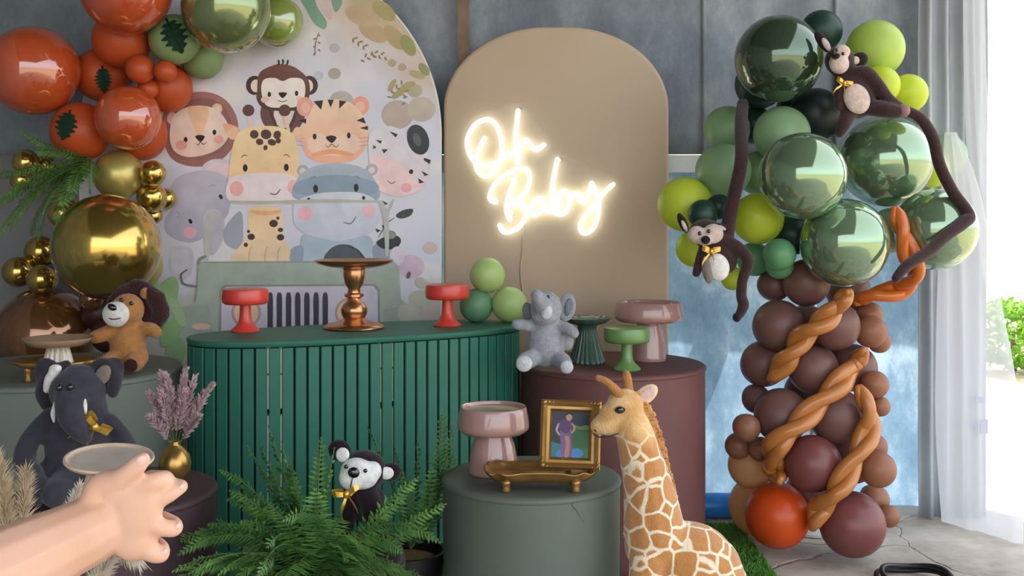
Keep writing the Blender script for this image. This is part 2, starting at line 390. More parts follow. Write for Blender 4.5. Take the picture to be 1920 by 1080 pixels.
# ================================================================== panels
def arch_outline(x0, x1, ztop, rx, rz, n=40):
    """flat sided panel with rounded shoulders; rx, rz are shoulder radii"""
    pts = [(x1, 0.0)]
    for i in range(n+1):
        a = math.pi/2*i/n; pts.append((x1-rx+rx*math.cos(a), ztop-rz+rz*math.sin(a)))
    for i in range(n+1):
        a = math.pi/2+math.pi/2*i/n; pts.append((x0+rx+rx*math.cos(a), ztop-rz+rz*math.sin(a)))
    pts.append((x0, 0.0)); return pts
DP = 4.18
def print_bg():
    m = bpy.data.materials.new('watercolour_print'); m.use_nodes = True; n = m.node_tree.nodes; l = m.node_tree.links
    b = n['Principled BSDF']; b.inputs['Roughness'].default_value = 0.42; b.inputs['Specular IOR Level'].default_value = 0.4
    tc = n.new('ShaderNodeTexCoord'); sp = n.new('ShaderNodeSeparateXYZ'); l.new(tc.outputs['Object'], sp.inputs[0])
    def nz(scale, off, det=5):
        mp = n.new('ShaderNodeMapping'); mp.inputs['Location'].default_value = (off, off*1.7, off*0.3); l.new(tc.outputs['Object'], mp.inputs[0])
        t = n.new('ShaderNodeTexNoise'); t.inputs['Scale'].default_value = scale; t.inputs['Detail'].default_value = det; l.new(mp.outputs[0], t.inputs[0]); return t.outputs[0]
    def math_(op, a, b_, c=None):
        k = n.new('ShaderNodeMath'); k.operation = op
        for i, v in enumerate((a, b_, c)):
            if v is None: continue
            if hasattr(v, 'is_output'): l.new(v, k.inputs[i])
            else: k.inputs[i].default_value = v
        return k.outputs[0]
    def ramp(v, p0, p1):
        mr = n.new('ShaderNodeMapRange'); mr.clamp = True; l.new(v, mr.inputs[0]); mr.inputs[1].default_value = p0; mr.inputs[2].default_value = p1; return mr.outputs[0]
    def mix(f, a, col):
        k = n.new('ShaderNodeMix'); k.data_type = 'RGBA'; l.new(f, k.inputs[0])
        if isinstance(a, tuple): k.inputs[6].default_value = a
        else: l.new(a, k.inputs[6])
        k.inputs[7].default_value = col; return k.outputs[2]
    base = mix(ramp(nz(2.2, 0.3), 0.35, 0.65), rgb(230, 224, 230), rgb(214, 214, 230))
    base = mix(ramp(nz(5.0, 2.3), 0.52, 0.66), base, rgb(236, 228, 226))
    # peach foliage in the upper right shoulder of the print
    d = math_('ADD', math_('MULTIPLY', sp.outputs[0], 0.60), math_('MULTIPLY', sp.outputs[2], 0.80))
    d = math_('ADD', d, math_('MULTIPLY', nz(5.5, 5.0), 0.42))
    base = mix(math_('MULTIPLY', ramp(d, 1.80, 1.92), 0.5), base, rgb(208, 188, 180))
    base = mix(math_('MULTIPLY', ramp(d, 1.92, 2.04), 0.85), base, rgb(214, 184, 156))
    base = mix(math_('MULTIPLY', ramp(math_('ADD', d, math_('MULTIPLY', nz(9, 1.1), 0.5)), 2.26, 2.40), 0.6), base, rgb(176, 168, 118))
    # sage foliage low down
    z2 = math_('SUBTRACT', math_('MULTIPLY', nz(6.5, 7.0), 0.5), sp.outputs[2])
    base = mix(math_('MULTIPLY', ramp(z2, -0.68, -0.60), 0.8), base, rgb(196, 190, 170))
    g2 = math_('SUBTRACT', math_('SUBTRACT', math_('MULTIPLY', nz(8, 3.0), 0.5), sp.outputs[2]), sp.outputs[0])
    base = mix(math_('MULTIPLY', ramp(g2, 0.58, 0.70), 0.9), base, rgb(146, 176, 116))
    l.new(base, b.inputs[0]); return m
M_edge = mat('white_board_edge', (228, 226, 222), 0.5)
px0, px1 = 148, 828
x0, x1 = P(px0, 0, DP).x, P(px1, 0, DP).x
ztop = P(0, -88, DP).z; R = (x1-x0)/2
ar = root('arch_panel', ((x0+x1)/2, DP+0.03, 0), 'tall white arch panel printed with baby safari animals riding a jeep', 'backdrop panel')
mb = MB(); ol = arch_outline(x0, x1, ztop, R, R); mb.prism(ol, DP+0.002, DP+0.032); mb.build('board', M_edge, ar, False)
mb = MB(); ol2 = arch_outline(x0+0.006, x1-0.006, ztop-0.006, R-0.006, R-0.006); ol2 = [(x, max(z, 0.004)) for x, z in ol2]
mb.add([(x, DP+0.0012, z) for x, z in ol2], [tuple(range(len(ol2)))]); PRINT = mb.build('printed_sheet', print_bg(), ar, False)
# print texture space is the panel's own, centred on the middle of the arch base
M_tan = mat('tan_fabric', (198, 172, 146), 0.6, col2=(188, 164, 136), vscale=1.6, bump=0.12, bscale=6, bdist=0.01)
x0t, x1t = P(832, 0, DP).x, P(1254, 0, DP).x; zt = P(0, 50, DP).z
tp = root('tan_arch_panel', ((x0t+x1t)/2, DP+0.03, 0), 'plain tan fabric covered arch panel carrying the neon sign', 'backdrop panel')
ol = arch_outline(x0t, x1t, zt, 0.40, 0.32)
mb = MB()
for inset, y in ((0.0, DP+0.045), (0.0, DP+0.010), (0.004, DP+0.003), (0.012, DP)):
    cx = (x0t+x1t)/2
    mb.v += [Vector((x-inset*(1 if x > cx else -1), y, z-(inset if z > 0.1 else 0))) for x, z in ol]
n_ = len(ol)
for k in range(3):
    for i in range(n_):
        j = (i+1) % n_; mb.f.append((k*n_+i, k*n_+j, (k+1)*n_+j, (k+1)*n_+i)); mb.c.append(0)
mb.f.append(tuple(range(3*n_, 4*n_))); mb.c.append(0); mb.f.append(tuple(reversed(range(n_)))); mb.c.append(0)
mb.build('fabric_cover', M_tan, tp, True, 40)

# ================================================================== drums and table
def drum(name, cx, cy, r, z1, m, label, bulge=0.0, wr=0.0, seed=0):
    rt = root(name, (cx, cy, 0), label, 'plinth')
    mb = MB(); seg = 96; prof = [(0.0, 1), (0.15, 1), (0.4, 1), (0.7, 1), (0.9, 1), (0.985, 1)]
    vs, fs = [], []
    rows = 16
    for j in range(rows+1):
        z = 0.002+(z1-0.014)*j/rows
        for k in range(seg):
            a = 2*math.pi*k/seg
            rr_ = r*(1+bulge*math.sin(math.pi*j/rows))+wr*noise.noise(Vector((math.cos(a)*2.5, math.sin(a)*2.5, z*5+seed)))
            vs.append((cx+rr_*math.cos(a), cy+rr_*math.sin(a), z))
    for j in range(rows):
        for k in range(seg): fs.append((j*seg+k, j*seg+(k+1) % seg, (j+1)*seg+(k+1) % seg, (j+1)*seg+k))
    fs.append(tuple(reversed(range(seg)))); mb.add(vs, fs); mb.build('side_cover', m, rt)
    mb = MB(); M = Matrix.Translation((cx, cy, 0))
    mb.lathe([(0.0, z1-0.03), (r-0.02, z1-0.03), (r+0.0035, z1-0.016), (r+0.0045, z1-0.011), (r+0.003, z1-0.006), (r-0.003, z1-0.001), (r-0.012, z1), (r*0.5, z1), (0.0, z1)], seg, M)
    mb.build('top_cover', m, rt, True, 50)
    return rt
M_plum = mat('plum_fabric', (112, 70, 66), 0.62, col2=(98, 60, 58), vscale=2.5, bump=0.1, bscale=140, bdist=0.001)
M_grg = mat('grey_green_fabric', (98, 106, 94), 0.6, col2=(88, 96, 86), vscale=2.0, bump=0.1, bscale=140, bdist=0.001)
M_grl = mat('olive_grey_fabric', (112, 118, 106), 0.6, col2=(98, 104, 94), vscale=2.0, bump=0.1, bscale=140, bdist=0.001)
M_dplum = mat('dark_plum_fabric', (74, 50, 56), 0.6, col2=(64, 44, 50), vscale=2.5, bump=0.1, bscale=140, bdist=0.001)
BR = (P(1149, 0, 3.8).x, 3.8, 0.324, 0.668)
drum('plum_drum', *BR[:2], BR[2], BR[3], M_plum, 'plum brown fabric covered drum plinth in front of the tan panel', 0.004, 0.003, 3)
SCY = (P(996, 0, 2.9).x, 2.9, 0.2395, 0.488)
sd = drum('grey_green_drum', *SCY[:2], SCY[2], SCY[3], M_grg, 'low grey green fabric drum plinth carrying the picture frame', 0.0, 0.0025, 9)
LP = (P(100, 0, 3.4).x, 3.4, 0.39, 0.707)
drum('olive_drum', *LP[:2], LP[2], LP[3], M_grl, 'olive grey fabric drum plinth under the plush lion', 0.0, 0.003, 5)
PP = (P(216, 0, 2.7).x, 2.7, 0.247, 0.502)
drum('dark_plum_drum', *PP[:2], PP[2], PP[3], M_dplum, 'dark plum fabric drum plinth under the charcoal plush elephant', 0.0, 0.003, 1)
# fabric crease below the rim of the small drum
mb = MB(); c = Vector((SCY[0], SCY[1], 0))
pts = []
for a, z in ((-66, 0.470), (-63, 0.456), (-60, 0.436), (-57, 0.418)):
    a = math.radians(a); pts.append(c+Vector((SCY[2]*1.0*math.cos(a), SCY[2]*1.0*math.sin(a), z)))
mb.tube(spline(pts, 5), [0.001]+lerp_list([0.004, 0.003, 0.001], 15), 8); mb.build('crease', M_grg, sd)

# slatted green table
M_gt = mat('green_paint', (36, 104, 84), 0.5, var=0.12, vscale=8, bump=0.08, bscale=30)
M_gtt = mat('green_tabletop', (44, 108, 88), 0.5, var=0.08, vscale=6, bump=0.1, bscale=60)
M_slit = mat('painted_light_slit', (222, 224, 196), 0.5)  # cream colour standing in for light between the slats
M_gtd = mat('dark_green_lining', (12, 40, 32), 0.8)
GZ = 0.805; GC = Vector((-0.508, 3.62, 0)); GA, GB, GEX = 0.570, 0.225, 2.5; GR = math.radians(26)
def gpt(t, off=0.0):
    ct, st = math.cos(t), math.sin(t)
    x = (GA+off)*math.copysign(abs(ct)**(2/GEX), ct); y = (GB+off)*math.copysign(abs(st)**(2/GEX), st)
    return GC+Vector((x*math.cos(GR)-y*math.sin(GR), x*math.sin(GR)+y*math.cos(GR), 0))
gt = root('slatted_table', (GC.x, GC.y, 0), 'oval green dessert table with vertical slatted front', 'table')
NT = 160; ring = [gpt(2*math.pi*i/NT) for i in range(NT)]
mb = MB()
for off, z in ((-0.012, GZ-0.020), (-0.0, GZ-0.018), (0.004, GZ-0.012), (0.004, GZ-0.003), (0.001, GZ)):
    mb.v += [gpt(2*math.pi*i/NT, off)+Vector((0, 0, z)) for i in range(NT)]
for k in range(4):
    for i in range(NT): j = (i+1) % NT; mb.f.append((k*NT+i, k*NT+j, (k+1)*NT+j, (k+1)*NT+i)); mb.c.append(0)
mb.f.append(tuple(range(4*NT, 5*NT))); mb.c.append(0); mb.f.append(tuple(reversed(range(NT)))); mb.c.append(0)
mb.build('table_top', M_gtt, gt, True, 40)
# even spacing of slats round the perimeter
dense = [gpt(2*math.pi*i/4000, -0.008) for i in range(4001)]; acc = [0.0]
for i in range(4000): acc.append(acc[-1]+(dense[i+1]-dense[i]).length)
PER = acc[-1]; NS = round(PER/0.0395); pitch = PER/NS
def at_len(s):
    s %= PER; lo, hi = 0, 4000
    while hi-lo > 1:
        md = (lo+hi)//2
        if acc[md] <= s: lo = md
        else: hi = md
    t = (s-acc[lo])/max(1e-9, acc[hi]-acc[lo]); p = dense[lo].lerp(dense[hi], t); d = (dense[hi]-dense[lo]).normalized(); return p, d
front = []
slat_me = None
for i in range(NS):
    p, d = at_len((i+0.5)*pitch)
    nrm = Vector((d.y, -d.x, 0))
    toc = Vector((0, 0, 0))-Vector((p.x, p.y, 0)); 
    if nrm.dot(toc.normalized()) < -0.42: continue          # the table stands open at the back
    front.append(i)
    if slat_me is None:
        mb = MB(); w, t, h = pitch-0.0052, 0.010, GZ-0.022
        prof = [(-w/2, 0), (-w/2, -t*0.7), (-w/2+0.002, -t), (w/2-0.002, -t), (w/2, -t*0.7), (w/2, 0)]
        n6 = len(prof); mb.v = [Vector((a, b, 0.004)) for a, b in prof]+[Vector((a, b, h)) for a, b in prof]
        mb.f = [tuple(range(n6)), tuple(reversed(range(n6, 2*n6)))]+[(k, n6+k, n6+(k+1) % n6, (k+1) % n6) for k in range(n6)]; mb.c = [0]*len(mb.f)
        s0 = mb.build('slat', M_gt, None, False); s0.parent = gt; slat_me = s0.data; o = s0
    else:
        o = bpy.data.objects.new('slat', slat_me); COL.objects.link(o); o.parent = gt
    o.location = p-Vector((GC.x, GC.y, 0)); o.rotation_euler = (0, 0, math.atan2(d.y, d.x))
# inner lining: strips behind the slats, broken at two pairs of gaps where pale strips stand in for daylight
def gap_px(s):
    p, d = at_len(s); return 960+F*p.x/p.y
gaps = [(i+1)*pitch for i in front]
open_g = []
for target in (500, 522, 713, 735):
    best = min((g for g in gaps if g not in open_g), key=lambda g: abs(gap_px(g)-target)); open_g.append(best)
order = sorted(front)
# walk contiguous front arc
start = next(i for i in order if (i-1) % NS not in front); seq = []
k = start
while k in front and len(seq) < len(front): seq.append(k); k = (k+1) % NS
cuts = sorted(((g-start*pitch) % PER) for g in open_g)
a0 = 0.0; L_ = len(seq)*pitch; bounds = []
for c_ in cuts: bounds.append((a0, c_-0.006)); a0 = c_+0.006
bounds.append((a0, L_))
for c_ in cuts:                               # pale strips painted as light coming through four of the gaps
    p, d = at_len(start*pitch+c_); nin = Vector((-d.y, d.x, 0)); Mz = Matrix.Rotation(math.atan2(d.y, d.x), 3, 'Z')
    for za, zb in ((0.004, 0.575), (0.595, 0.70), (0.705, GZ-0.024)):
        mb = MB(); mb.box(p+nin*0.0035+Vector((0, 0, (za+zb)/2)), (0.011, 0.006, zb-za), Mz); mb.build('painted_light_slit', M_slit, gt, False)
for (u0, u1) in bounds:
    n_ = max(2, int((u1-u0)/0.02)); mb = MB(); vs, fs = [], []
    for j in range(n_+1):
        p, d = at_len(start*pitch+u0+(u1-u0)*j/n_); nin = Vector((-d.y, d.x, 0))
        for off in (0.006, 0.012):
            for z in (0.004, GZ-0.02): vs.append(p+nin*off+Vector((0, 0, z)))
    for j in range(n_):
        b = j*4; c4 = b+4
        fs += [(b, c4, c4+1, b+1), (b+2, b+3, c4+3, c4+2), (b, b+2, c4+2, c4), (b+1, c4+1, c4+3, b+3)]
    fs += [(0, 1, 3, 2), (n_*4, n_*4+2, n_*4+3, n_*4+1)]
    mb.add(vs, fs); mb.build('lining', M_gtd, gt, False)
for z in (0.10, 0.585):
    mb = MB(); pts = []
    for j in range(80):
        p, d = at_len(start*pitch+L_*j/79); pts.append(p+Vector((-d.y, d.x, 0))*0.020+Vector((0, 0, z)))
    mb.tube(pts, 0.008, 6); mb.build('hoop_frame', M_gtd, gt)

# ================================================================== cake stands
def stand(name, px, D, z0, ped, plate, mp, mpl, label, k=None, seg=56, flute=None, group=None, extra=None, pflute=None):
    """ped / plate: (radius, height) profiles in photo pixels"""
    s = D/F if k is None else k; c = Vector(((px-960)*D/F, D, z0))
    rt = root(name, c, label, 'cake stand', group); M = Matrix.Translation(c)
    mb = MB(); mb.lathe([(r*s, z*s) for r, z in ped], seg if not flute else flute[0]*8, M, flute=(flute[0], flute[1], flute[2]*s, flute[3]*s) if flute else None); mb.build('pedestal', mp, rt, True, 45)
    mb = MB(); mb.lathe([(r*s, z*s) for r, z in plate], seg if not pflute else pflute[0]*6, M, flute=(pflute[0], pflute[1], pflute[2]*s, pflute[3]*s) if pflute else None); mb.build('plate', mpl, rt, True, 45)
    return rt
M_red = mat('coral_red_ceramic', (214, 66, 52), 0.38, coat=0.3, coat_rough=0.2)
ped_r = [(26, 0), (27, 2), (25, 5), (17, 12), (12, 20), (10.5, 32), (10, 54)]
pl_r = [(0, 52), (38, 52), (42, 55), (43, 61), (42.5, 74), (41, 79), (38, 80.5), (0, 80)]
sc_ = lambda prof, a: [(r*a, z*a) for r, z in prof]
stand('red_cake_stand', 460, 3.56, GZ+0.0005, ped_r, pl_r, M_red, M_red, 'coral red cake stand in front of the printed jeep grille')
stand('red_cake_stand', 839, 3.74, GZ+0.0005, sc_(ped_r, 0.97), sc_(pl_r, 0.97), M_red, M_red, 'coral red cake stand beside the three green balloons')
M_bronze = mat('bronze_metal', (192, 138, 96), 0.24, metal=0.9, var=0.1, vscale=30)
ped_b = [(54, 0), (57, 2), (56, 5), (48, 9), (36, 12), (26, 15), (20, 20), (24, 28), (25, 36), (20, 46), (13, 52), (12, 57), (18, 60), (18, 64), (12, 67), (11, 74), (17, 84), (20, 96), (21, 112), (18, 116)]
pl_b = [(0, 113), (30, 113), (52, 117), (68, 122), (73, 126), (74, 128), (72, 129), (60, 125), (40, 121), (0, 120)]
stand('bronze_cake_stand', 664, 3.66, GZ+0.0005, ped_b, pl_b, M_bronze, M_bronze, 'bronze cake stand with turned stem and wide thin plate')
M_pink = mat('pink_glazed_ceramic', (172, 132, 124), 0.16, coat=0.7, coat_rough=0.05)
ped_p = [(46, 0), (47, 3), (46, 8), (44, 30), (40, 52), (34, 68), (33, 78)]
pl_p = [(0, 73), (44, 73), (60, 76), (66.5, 82), (67.5, 88), (66.5, 98), (64, 112), (62.5, 121), (61, 123.5), (58, 122.5), (57, 118), (50, 116.5), (0, 116)]
stand('pink_cake_stand', 925, 2.93, SCY[3]+0.001, ped_p, pl_p, M_pink, M_pink, 'glossy pink mushroom cake stand on the low grey green drum')
stand('pink_cake_stand', 1217, 3.86, BR[3]+0.001, sc_([(32, 0), (33, 3), (32, 8), (31, 35), (27, 58), (22, 72), (22, 80)], 0.98), sc_([(0, 72), (40, 72), (60, 75), (66, 80), (67, 86), (65.5, 96), (63, 108), (61, 111.5), (58, 110.5), (57, 107), (0, 105)], 0.98), M_pink, M_pink,
      'glossy pink mushroom cake stand on the plum brown drum')
M_sg = mat('leaf_green_ceramic', (104, 142, 78), 0.36, coat=0.3, coat_rough=0.2)
stand('green_cake_stand', 1175, 3.62, BR[3]+0.001, sc_(ped_r, 0.98), sc_(pl_r, 1.0), M_sg, M_sg, 'leaf green cake stand in front of the pink one on the plum drum')
M_dg = mat('dark_green_ceramic', (66, 92, 78), 0.35, coat=0.4, coat_rough=0.1)
stand('fluted_cake_stand', 1101, 3.80, BR[3]+0.001, [(33, 0), (34, 2), (31, 8), (26, 24), (20, 44), (16, 60), (18, 68), (22, 72)], [(0, 70), (18, 70), (34, 74), (42, 80), (44, 84), (42, 85), (36, 81), (0, 79)], M_dg, M_dg,
      'dark green cake stand with fluted tassel stem beside the grey plush elephant', flute=(22, 0.05, 1, 66), pflute=(14, 0.03, 76, 86))
M_cream = mat('cream_ceramic', (212, 196, 176), 0.2, coat=0.6)
M_mocha = mat('mocha_plate', (176, 144, 118), 0.16, coat=0.8)
M_gold = mat('antique_gold', (168, 128, 72), 0.33, metal=0.7, var=0.2, vscale=25, bump=0.15, bscale=40)

# gold dish on feet, on the olive drum, and the ribbed stand that rests on it
gx, gd = 104, 3.16
gc = Vector(((gx-960)*gd/F, gd, LP[3]+0.0005)); gs = gd/F
dish = root('gold_dish', gc, 'antique gold leaf dish on small feet under the ribbed cake stand', 'dish')
mb = MB(); vs, fs = [], []; SEG = 48
for (rx, ry, z) in ((20, 12, 24), (58, 30, 25), (74, 36, 31), (79, 39, 38), (76, 37, 38), (58, 30, 31), (20, 12, 30)):
    for k in range(SEG):
        a = 2*math.pi*k/SEG; w = 1+0.04*math.cos(9*a)
        vs.append(gc+Vector((rx*w*math.cos(a), ry*w*math.sin(a)*1.6, z))*gs)
for i in range(6):
    for k in range(SEG): fs.append((i*SEG+k, i*SEG+(k+1) % SEG, (i+1)*SEG+(k+1) % SEG, (i+1)*SEG+k))
fs.append(tuple(range(6*SEG, 7*SEG))); fs.append(tuple(reversed(range(SEG)))); mb.add(vs, fs); mb.build('bowl', M_gold, dish)
for fx, fy in ((-38, -30), (38, -30), (-34, 30), (34, 30)):
    mb = MB(); mb.lathe([(6*gs, 0), (7*gs, 3*gs), (5*gs, 10*gs), (7*gs, 20*gs), (9*gs, 29*gs)], 16, Matrix.Translation(gc+Vector((fx, fy, 0))*gs)); mb.build('foot', M_gold, dish)
stand('ribbed_cake_stand', 109, 3.17, LP[3]+30*gs+0.002, [(25, 0), (24, 4), (19, 26), (17, 30)], [(0, 28), (20, 28), (50, 33), (62, 44), (63, 47), (61, 47), (48, 38), (0, 35)], M_cream, M_mocha,
      'brown glazed plate on a cream ribbed foot beside the plush lion', flute=(14, 0.09, -1, 27))

# gold tray with feet and the framed photo standing in it
ts = 2.78/F; tc_ = Vector(((1013-960)*ts, 2.772, SCY[3]+0.001))
tray = root('gold_tray', tc_, 'antique gold footed tray in front of the picture frame', 'tray')
mb = MB(); vs, fs = [], []
def sq(a, ex=5.0):
    c, s = math.cos(a), math.sin(a); return math.copysign(abs(c)**(2/ex), c), math.copysign(abs(s)**(2/ex), s)
SEG = 96
for (rx, ry, z, w) in ((60, 30, 18, 0), (88, 42, 19, 0), (98, 49, 28, 1.5), (103, 53, 34, 2), (105, 55, 37, 2), (102, 52, 37, 2), (96, 48, 31, 1.5), (88, 42, 25, 0), (60, 30, 24, 0)):
    for k in range(SEG):
        a = 2*math.pi*k/SEG; x, y = sq(a); vs.append(tc_+Vector((x*(rx+w*math.cos(10*a)*0.6), y*(ry+w*math.cos(10*a)), z+w*0.8*math.cos(12*a)))*ts)
for i in range(8):
    for k in range(SEG): fs.append((i*SEG+k, i*SEG+(k+1) % SEG, (i+1)*SEG+(k+1) % SEG, (i+1)*SEG+k))
fs.append(tuple(range(8*SEG, 9*SEG))); fs.append(tuple(reversed(range(SEG)))); mb.add(vs, fs); mb.build('tray_body', M_gold, tray)
for fx, fy in ((-64, -34), (64, -34), (-64, 32), (64, 32)):
    mb = MB(); mb.lathe([(8*ts, 0), (9*ts, 2*ts), (7.5*ts, 8*ts), (8.5*ts, 14*ts), (11*ts, 21*ts)], 18, Matrix.Translation(tc_+Vector((fx, fy, 0))*ts)); mb.build('foot', M_gold, tray)
# frame
fr_D = 2.792; fk = fr_D/F
fb = P(1067, 0, fr_D); fb.z = tc_.z+25*ts+0.0062
fr = root('picture_frame', fb, 'ornate gold picture frame holding a photo of a standing figure', 'picture frame')
W2, HH, bw = 57, 128, 22
tilt = Matrix.Rotation(math.radians(-9), 4, 'X')
Mf = Matrix.Translation(fb) @ Matrix.Rotation(math.radians(4), 4, 'Z') @ Matrix.Rotation(math.radians(3.0), 4, 'Y') @ tilt
def fpt(x, y, z): return Mf @ (Vector((x, y, z))*fk)
mb = MB(); prof = [(0, 0), (0, -7), (4, -11), (8, -9), (12, -6), (17, -7), (20, -4), (22, 0)]       # distance in from the outer edge, depth
vs, fs = [], []; cor = [(-W2, 0, 1, 1), (W2, 0, -1, 1), (W2, HH, -1, -1), (-W2, HH, 1, -1)]
for cx_, cz_, sx, sz in cor:
    for d, y in prof: vs.append(fpt(cx_+sx*d, y, cz_+sz*d))
n8 = len(prof)
for i in range(4):
    j = (i+1) % 4
    for k in range(n8-1): fs.append((i*n8+k, j*n8+k, j*n8+k+1, i*n8+k+1))
mb.add(vs, fs); mb.build('frame_moulding', M_gold, fr, True, 35)
rr = random.Random(11)
for i, (cx_, cz_, sx, sz) in enumerate(cor):
    mb = MB()
    for a, b, r in ((6, 6, 5), (14, 5, 3.5), (5, 14, 3.5), (21, 5, 2.5), (5, 21, 2.5)): mb.ell(fpt(cx_+sx*a, -9, cz_+sz*b), (r*fk, 3*fk, r*fk), None, 12, 8)
    mb.build('corner_ornament', M_gold, fr)
M_back = mat('frame_back', (60, 46, 36), 0.8)
mb = MB(); vs = [fpt(x, y, z) for y in (0.5, 3) for x, z in ((-W2+2, 2), (W2-2, 2), (W2-2, HH-2), (-W2+2, HH-2))]
mb.add(vs, [(0, 1, 2, 3), (7, 6, 5, 4), (0, 4, 5, 1), (1, 5, 6, 2), (2, 6, 7, 3), (3, 7, 4, 0)]); mb.build('backing_board', M_back, fr, False)
mb = MB(); vs = [fpt(x, y, z) for x, y, z in ((-6, 2, HH*0.75), (6, 2, HH*0.75), (6, 20, 2), (-6, 20, 2), (-6, 4, HH*0.75), (6, 4, HH*0.75), (6, 22, 2), (-6, 22, 2))]
mb.add(vs, [(0, 1, 2, 3), (7, 6, 5, 4), (0, 4, 5, 1), (1, 5, 6, 2), (2, 6, 7, 3), (3, 7, 4, 0)]); mb.build('easel_strut', M_back, fr, False)
# ================================================================== balloons
def balloon_mesh():
    mb = MB(); prof = [(0.0, 1.0)]
    for i in range(1, 22):
        th = math.pi*i/22.0; r, z = math.sin(th), math.cos(th)
        if z < -0.55: z = -0.55-(-0.55-z)*1.22
        prof.append((r, z))
    prof += [(0.055, -1.125), (0.04, -1.15), (0.06, -1.175), (0.065, -1.195), (0.05, -1.2), (0.0, -1.19)]
    mb.lathe(list(reversed(prof)), 40); o = mb.build('balloon_shape', None or M_white); me = o.data; bpy.data.objects.remove(o); me.materials.clear(); me.materials.append(None); return me
BALLOON = balloon_mesh()
def latex(name, c, rough=0.42, coat=0.0, trans=0.12, **k): return mat('latex_'+name, c, rough, coat=coat, trans=trans, spec=0.45, var=0.06, vscale=1.2, **k)
def chrome(name, c, metal=0.75, rough=0.16, **k): return mat('chrome_'+name, c, rough, metal=metal, coat=1.0, coat_rough=0.03, **k)
BM = dict(
    OC=mat('clear_over_orange', (192, 78, 34), 0.5, coat=1.0, coat_rough=0.015, spec=0.2, var=0.08, vscale=2),
    O=latex('burnt_orange', (196, 82, 38)), GC=chrome('olive', (128, 142, 92), 0.55, 0.14), GL=mat('olive_gloss', (132, 150, 66), 0.25, coat=1.0),
    S=latex('sage', (140, 166, 112)), AU=chrome('gold', (196, 164, 76), 0.92, 0.17), AS=mat('satin_gold', (188, 170, 98), 0.34, metal=0.55, coat=0.2, coat_rough=0.3),
    BC=chrome('brown', (140, 92, 54), 0.65, 0.12), DB=latex('dark_brown', (66, 34, 26)),
    TG=chrome('forest', (72, 94, 70), 0.6, 0.10), TS=chrome('sage', (132, 158, 124), 0.62, 0.09), DG=latex('forest', (32, 62, 52)), VG=latex('deep_forest', (22, 38, 36)),
    LG=latex('lime', (190, 214, 104), 0.4, trans=0.3), LY=latex('yellow_lime', (214, 228, 72), 0.38, trans=0.35), SG=latex('dusty_sage', (142, 176, 130), 0.4, trans=0.16),
    MG=latex('mid_green', (100, 158, 110), 0.38), CB=latex('cocoa', (130, 92, 84), 0.4, trans=0.25), TB=latex('tan_brown', (164, 112, 84), 0.36, trans=0.28), PT=latex('pale_tan', (232, 186, 134), 0.4, trans=0.45),
    BO=latex('bright_orange', (222, 84, 28), 0.33, trans=0.2), PB=latex('plum_brown', (128, 74, 70), 0.33), TGR=latex('table_green', (104, 152, 112), 0.4), TLG=latex('table_lime', (180, 206, 128), 0.4))
for k_ in ('OC', 'GL'): BM[k_].node_tree.nodes['Principled BSDF'].inputs['Coat IOR'].default_value = 2.1
brnd = random.Random(21)
SPECS = []
def balloon(*a): SPECS.append(list(a))
PRESS = 0.07                                   # how far neighbours may press into each other, of the smaller radius
def gap(a, b, D=None):
    """clear distance between two balloons, balloon a optionally tried at distance D"""
    D = a[3] if D is None else D
    return (P(a[0], a[1], D)-P(b[0], b[1], b[3])).length-a[2]*D/F-b[2]*b[3]/F
def presses(a, b, D): return -gap(a, b, D) > PRESS*min(a[2]*D, b[2]*b[3])/F
def settle(lo, hi, back=None):
    """nestle the cluster: the rearmost balloons lean on the board at depth back (or stay), every other one goes back until it rests against a neighbour"""
    sp = SPECS[lo:hi]; order = sorted(range(len(sp)), key=lambda i: -sp[i][3]); done = []
    for i in order:
        a = sp[i]; wall = back/(1+a[2]/F) if back else 9.0
        near = [(b, math.hypot(a[0]-b[0], a[1]-b[1])/(a[2]+b[2])) for b in done]; near = [n_ for n_ in near if n_[1] < 0.985]
        if near:
            D = min([b[3] for b, q in near if q < 0.80] or [max(b[3] for b, q in near)]); D = min(D, wall)
            while any(presses(a, b, D) for b in done): D -= 0.002
            a[3] = D
        elif back:
            D = wall
            while any(presses(a, b, D) for b in done): D -= 0.002
            a[3] = D
        done.append(a)
    for rnd in range(2):                       # close what is still apart
        for a in sp:
            oth = [b for b in sp if b is not a]
            if min(gap(a, b) for b in oth) < -0.001: continue
            best = None
            for k_ in range(-150, 151):
                D = a[3]+k_*0.002
                if back and D > back/(1+a[2]/F) or any(presses(a, b, D) for b in oth): continue
                c = (max(min(gap(a, b, D) for b in oth), -0.002), abs(k_))
                if best is None or c < best[0]: best = (c, D)
            if best: a[3] = best[1]
            g = min(gap(a, b) for b in oth)
            if g > -0.001: a[2] += min(4.0, (g+0.002)*F/a[3])
def make_balloon(px, py, r, D, m, label, group=None, neck=None, sq=1.0):
    o = bpy.data.objects.new('balloon', BALLOON); COL.objects.link(o)
    s = r*D/F; o.scale = (s, s, s*sq); o.location = P(px, py, D)
    an = brnd.uniform(0, 6.283); d = neck if neck is not None else Vector((0.64*math.cos(an), 0.765, 0.64*math.sin(an)))
    o.rotation_euler = (-Vector(d)).to_track_quat('Z', 'Y').to_euler()
    o.material_slots[0].link = 'OBJECT'; o.material_slots[0].material = BM[m]
    return tag(o, label, 'balloon', group)
LG1 = 'left garland, orange section'
